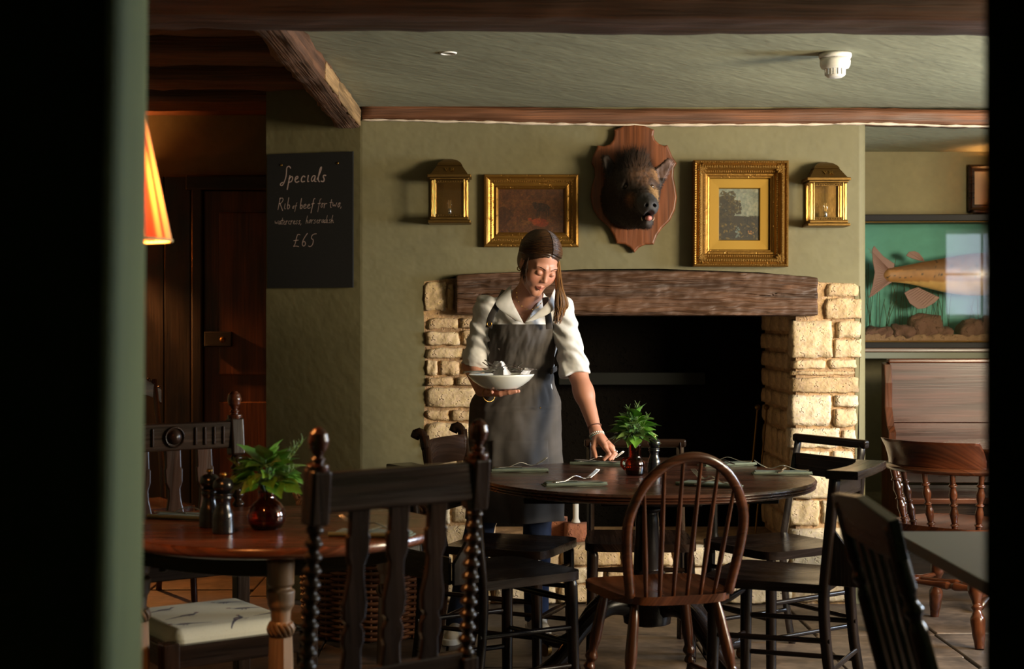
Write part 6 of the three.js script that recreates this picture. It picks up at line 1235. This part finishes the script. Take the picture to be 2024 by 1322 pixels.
    const rim = []; for (let j = 0; j < m; j++) rim.push(id(0, j)); for (let i = 1; i < n; i++) rim.push(id(i, m - 1)); for (let j = m - 2; j >= 0; j--) rim.push(id(n - 1, j)); for (let i = n - 2; i > 0; i--) rim.push(id(i, 0));
    rim.forEach((a, k) => { const b = rim[(k + 1) % rim.length]; idx.push(a, b, o + a, b, o + b, o + a); });
    const g = new THREE.BufferGeometry(); g.setAttribute('position', new THREE.Float32BufferAttribute(P, 3)); g.setIndex(idx); g.computeVertexNormals(); return planar(g);
  };
  const loft = (A, B, n = 12, m = 5, bulge = 0.003) => { const a = new THREE.CatmullRomCurve3(A.map((q) => JV(...q))), b = new THREE.CatmullRomCurve3(B.map((q) => JV(...q))), r = []; for (let i = 0; i <= n; i++) { const row = []; for (let j = 0; j <= m; j++) row.push(a.getPoint(i / n).lerp(b.getPoint(i / n), j / m).add(V(0, 0, bulge * Math.sin(Math.PI * j / m)))); r.push(row); } return sheet(r); };
  mesh('collar', loft([[1010, 564, 6.125], [1012, 592, 6.065], [1034, 637, 6.045]], [[1001, 572, 6.125], [980, 601, 6.062], [1019, 634, 6.05]]), linen, shirt);
  mesh('collar', loft([[1096, 570, 6.115], [1080, 600, 6.06], [1038, 637, 6.045]], [[1098, 580, 6.115], [1092, 614, 6.058], [1058, 632, 6.05]]), linen, shirt);
  // --- apron
  const apronM = std([0.082, 0.069, 0.061], 0.85, { map: clothMap, bumpMap: clothBump, bumpScale: 0.0004 });
  const yTop = Y(641, 6.08), yHem = Y(1032, 6.15), yWaist = 1.10;
  const rows = [];
  for (let i = 0; i <= 90; i++) {
    const y = mix(yTop, yHem, i / 90), row = [], low = sstep(1.0, 0.5, y);
    const [cx0, cz0, rx0, rz0] = at_(Math.max(y, 0.93)), cx = y < 0.95 ? mix(0.0126, 0.02, low) : cx0, cz = y < 0.95 ? 0.0 : cz0, rx = y < 0.95 ? mix(0.165, 0.178, low) : rx0, rz = y < 0.95 ? mix(0.118, 0.14, low) : rz0;
    const wrap = y > yWaist ? mix(1.25, 0.98, sstep(yWaist, yTop, y)) : mix(1.45, 1.75, sstep(yWaist, 0.9, y));
    for (let j = 0; j <= 70; j++) {
      const u = j / 70 * 2 - 1, th = u * wrap, f = 0.012 * low * Math.sin(th * 7 + 1.5 * nz(th * 2, y * 4, 1)) + 0.012 * sstep(0.35, 0, Math.abs(y - 1.12)) * fbm3(th * 3.5 + y * 7, y * 9 - th * 3, 3.1, 3) + 0.004 * nz(th * 5, y * 16, 7);
      const tuck = -0.006 * Math.exp(-(((y - yWaist) / 0.014) ** 2)), off = 0.022 + f + tuck;
      row.push(V(cx + (rx + off) * Math.sin(th), y, cz + (rz + off) * Math.cos(th)));
    }
    rows.push(row);
  }
  const apron = mesh('apron', sheet(rows, 0.003), apronM, who);
  { // patch pocket and neck straps
    const pr = []; for (let i = 0; i <= 12; i++) { const y = mix(Y(872, 6.1), Y(960, 6.1), i / 12), row = [], low = sstep(1.0, 0.5, y); for (let j = 0; j <= 24; j++) { const th = mix(-0.5, 0.75, j / 24), rx = mix(0.165, 0.178, low), rz = mix(0.118, 0.14, low), f = 0.012 * low * Math.sin(th * 7 + 1.5 * nz(th * 2, y * 4, 1)) + 0.004 * nz(th * 5, y * 16, 7); row.push(V(mix(0.0126, 0.02, low) + (rx + 0.0265 + f) * Math.sin(th), y, (rz + 0.0265 + f) * Math.cos(th))); } pr.push(row); }
    mesh('pocket', sheet(pr, 0.003), apronM, apron);
    const strap = (pts) => sweep(pts.map((q) => JV(...q)), () => [0.0135, 0.0022], { n: 20, seg: 8, ref: V(0, 0, 1) });
    const dk = std([0.018, 0.014, 0.012], 0.6);
    mesh('strap', strap([[966, 648, 6.075], [970, 628, 6.065], [984, 602, 6.075], [994, 582, 6.12], [998, 575, 6.18]]), dk, apron);
    mesh('strap', strap([[1086, 650, 6.072], [1084, 628, 6.062], [1080, 605, 6.075], [1078, 588, 6.11]]), apronM, apron);
    mesh('eyelet', new THREE.TorusGeometry(0.009, 0.0022, 8, 20).translate(...J(967, 640, 6.068)), M.brass, apron);
    mesh('rivet', new THREE.SphereGeometry(0.0035, 8, 6).translate(...J(1068, 806, 6.125)), M.brass, apron);
    mesh('waist_tie', sweep([[0, 1], [0.5, 1], [1, 1]].map(([q]) => JV(mix(1088, 1100, q), mix(735, 728, q), mix(6.17, 6.25, q))), () => [0.003, 0.012], { n: 6, seg: 6 }), apronM, apron);
  }
  // --- jeans and shoes
  const hipR = J(985, 820, 6.29), hipL = J(1052, 820, 6.29), kR = J(955, 1012, 6.255), kL = J(1062, 1012, 6.31), aR = J(908, 1232, 6.25), aL = J(1060, 1226, 6.38);
  const jeansF = (x, y, z) => { const p = [x, y, z], f = 0.004 * fbm3(x * 18, y * 14, z * 18, 2); let d = ell(p, [0.0126, 0.90, -0.015], [0.155, 0.12, 0.105]); d = smin(d, cap(p, hipR, kR, 0.078, 0.062), 0.03); d = smin(d, cap(p, kR, aR, 0.062, 0.058), 0.02); d = smin(d, cap(p, hipL, kL, 0.078, 0.062), 0.03); d = smin(d, cap(p, kL, aL, 0.062, 0.05), 0.02); return Math.max(d + f, 0.045 - y); };
  mesh('jeans', nets(jeansF, [-0.34, 0.02, -0.25], [0.28, 1.05, 0.22], 0.009), std([0.016, 0.034, 0.10], 0.85, { map: clothMap, bumpMap: clothBump, bumpScale: 0.0004 }), who);
  for (const [a, turn] of [[aR, -0.25], [aL, 0.2]]) {
    const shoe = new THREE.Group(); shoe.name = 'shoe'; shoe.position.set(a[0], 0, a[2]); shoe.rotation.y = turn; who.add(shoe);
    mesh('upper', nets((x, y, z) => { const p = [x, y, z]; return Math.max(smin(ell(p, [0, 0.045, 0.0], [0.036, 0.045, 0.06]), cap(p, [0, 0.03, 0.02], [0.004, 0.028, 0.125], 0.036, 0.030), 0.03), 0.012 - y); }, [-0.06, 0, -0.08], [0.06, 0.11, 0.18], 0.006), std([0.62, 0.56, 0.48], 0.7), shoe);
    mesh('sole', ext([[-0.036, -0.06], [-0.042, 0.03], [-0.04, 0.11], [-0.02, 0.16], [0.015, 0.162], [0.038, 0.12], [0.038, 0.03], [0.034, -0.06], [0, -0.072]], 0.018, 0.004, true).rotateX(Math.PI / 2).scale(1, 1, -1).translate(0, 0.02, 0).scale(1, 1, -1), std([0.75, 0.72, 0.66], 0.7), shoe);
  }
  // --- jewellery
  const ringAround = (c, dir, r, tr, seg = 24) => { const g = new THREE.TorusGeometry(r, tr, 8, seg); g.applyQuaternion(new THREE.Quaternion().setFromUnitVectors(V(0, 0, 1), dir.clone().normalize())); return g.translate(c.x, c.y, c.z); };
  const fdir = V(wrL[0] - elL[0], wrL[1] - elL[1], wrL[2] - elL[2]).normalize(), wl = V(...wrL);
  const beadsOn = (c, r, n, br) => { const q = new THREE.Quaternion().setFromUnitVectors(V(0, 0, 1), fdir), l = []; for (let k = 0; k < n; k++) { const a = k / n * 6.283; l.push(new THREE.SphereGeometry(br, 8, 6).translate(...V(Math.cos(a) * r, Math.sin(a) * r, 0).applyQuaternion(q).add(c).toArray())); } return join(...l); };
  mesh('pearl_bracelet', beadsOn(wl.clone().addScaledVector(fdir, 0.004), 0.0275, 24, 0.0034), phy([0.75, 0.72, 0.66], 0.25, { clearcoat: 0.6 }), who);
  mesh('turquoise_bracelet', beadsOn(wl.clone().addScaledVector(fdir, 0.012), 0.0275, 28, 0.003), phy([0.30, 0.55, 0.52], 0.3), who);
  mesh('hair_tie', ringAround(wl.clone().addScaledVector(fdir, -0.03), fdir, 0.0275, 0.0022), std([0.10, 0.035, 0.02], 0.8), who);
  const rd = V(...J(1216, 898, 5.945)).sub(V(...J(1209, 884, 5.955)));
  mesh('silver_ring', join(ringAround(ringK, rd, 0.0105, 0.0026), new THREE.SphereGeometry(0.0055, 10, 8).translate(ringK.x + 0.0125, ringK.y, ringK.z + 0.003)), M.steel, who);
  mesh('bangle', ringAround(V(...J(966, 780, 6.0)), V(0.5, 0.2, 0.8), 0.028, 0.0017), M.brass, who);
  const nk = [[1021, 566, 6.10], [1022, 590, 6.055], [1032, 606, 6.04], [1046, 612, 6.036], [1060, 609, 6.04], [1072, 596, 6.06]].map((q) => JV(...q)), nc = new THREE.CatmullRomCurve3(nk);
  mesh('necklace', join(sweep(nk, () => 0.0007, { n: 40, seg: 4 }), ...Array.from({ length: 9 }, (_, k) => new THREE.SphereGeometry(0.0026, 8, 6).translate(...nc.getPointAt((k + 0.5) / 9).toArray()))), M.brass, who);
  mesh('earring', new THREE.TorusGeometry(0.008, 0.0022, 8, 18).rotateY(0.6).translate(...hl(-0.079, -0.032, -0.008).toArray()), M.brass, who);
}
// ------------------------------------------------------------------ the dish she carries
{
  const D = 5.965, cx = X(991, D), y0 = Y(768, D), cz = -D;
  const t = thing('serving_dish', 'shallow white dish of cutlery held by the woman', 'dish', [cx, y0, cz]); t.rotation.z = 0.012;
  const o = [[0.062, 0], [0.066, 0.002], [0.085, 0.012], [0.110, 0.030], [0.127, 0.048], [0.131, 0.055]], i = o.slice(1).map(([a, b]) => [a - 0.004, b + 0.0025]).reverse();
  mesh('bowl', new THREE.LatheGeometry([[0.0001, 0.001], ...o, ...i, [0.0001, 0.005]].map(([a, b]) => new THREE.Vector2(a, b)), 56), M.china, t);
  const spots = [[-0.03, 0.02, 0.05], [-0.05, -0.03, -0.12], [-0.02, -0.055, 0.1], [-0.045, 0.05, 0.22], [0.03, 0.04, 3.0], [0.04, -0.02, 3.25], [0.035, 0.0, 2.9]];
  spots.forEach(([dx, dz, a], k) => { const knife = k % 2, m = tag(mesh(knife ? 'knife' : 'fork', knife ? knifeGeo : forkGeo, M.steel), (knife ? 'steel knife' : 'steel fork') + ' lying loose in the white dish', knife ? 'knife' : 'fork', knife ? 'knives in the dish' : 'forks in the dish'); m.position.set(cx + dx, y0 + 0.057 + k * 0.003, cz + dz); m.rotation.y = a; m.rotation.z = rr(-0.04, 0.04); });
  const nap = (dx, dy, dz, s, r, label) => { const g = new THREE.PlaneGeometry(0.075, 0.06, 10, 8), p = g.attributes.position; for (let q = 0; q < p.count; q++) { const x = p.getX(q), y = p.getY(q); p.setXYZ(q, x * (1 - 0.6 * (y / 0.06 + 0.5)), (y + 0.03) * 0.62, -Math.abs(x) * 0.7 + 0.004 * Math.sin(x * 190)); } g.computeVertexNormals(); const m = tag(mesh('white_napkin', planar(join(g, g.clone().rotateX(0.5).scale(1, 0.8, 1))), M.napkinWhite), label, 'napkin', 'white napkins in the dish'); m.position.set(cx + dx, y0 + dy, cz + dz); m.rotation.y = r; m.scale.setScalar(s); };
  nap(0.005, 0.050, 0.07, 1, 0.1, 'white napkin peaked at the front of the dish'); nap(-0.005, 0.070, -0.02, 1.0, 0.3, 'white napkin standing behind the forks in the dish'); nap(0.105, 0.052, 0.01, 0.8, 1.2, 'white napkin corner at the right rim of the dish');
}

renderer.render(scene, camera);
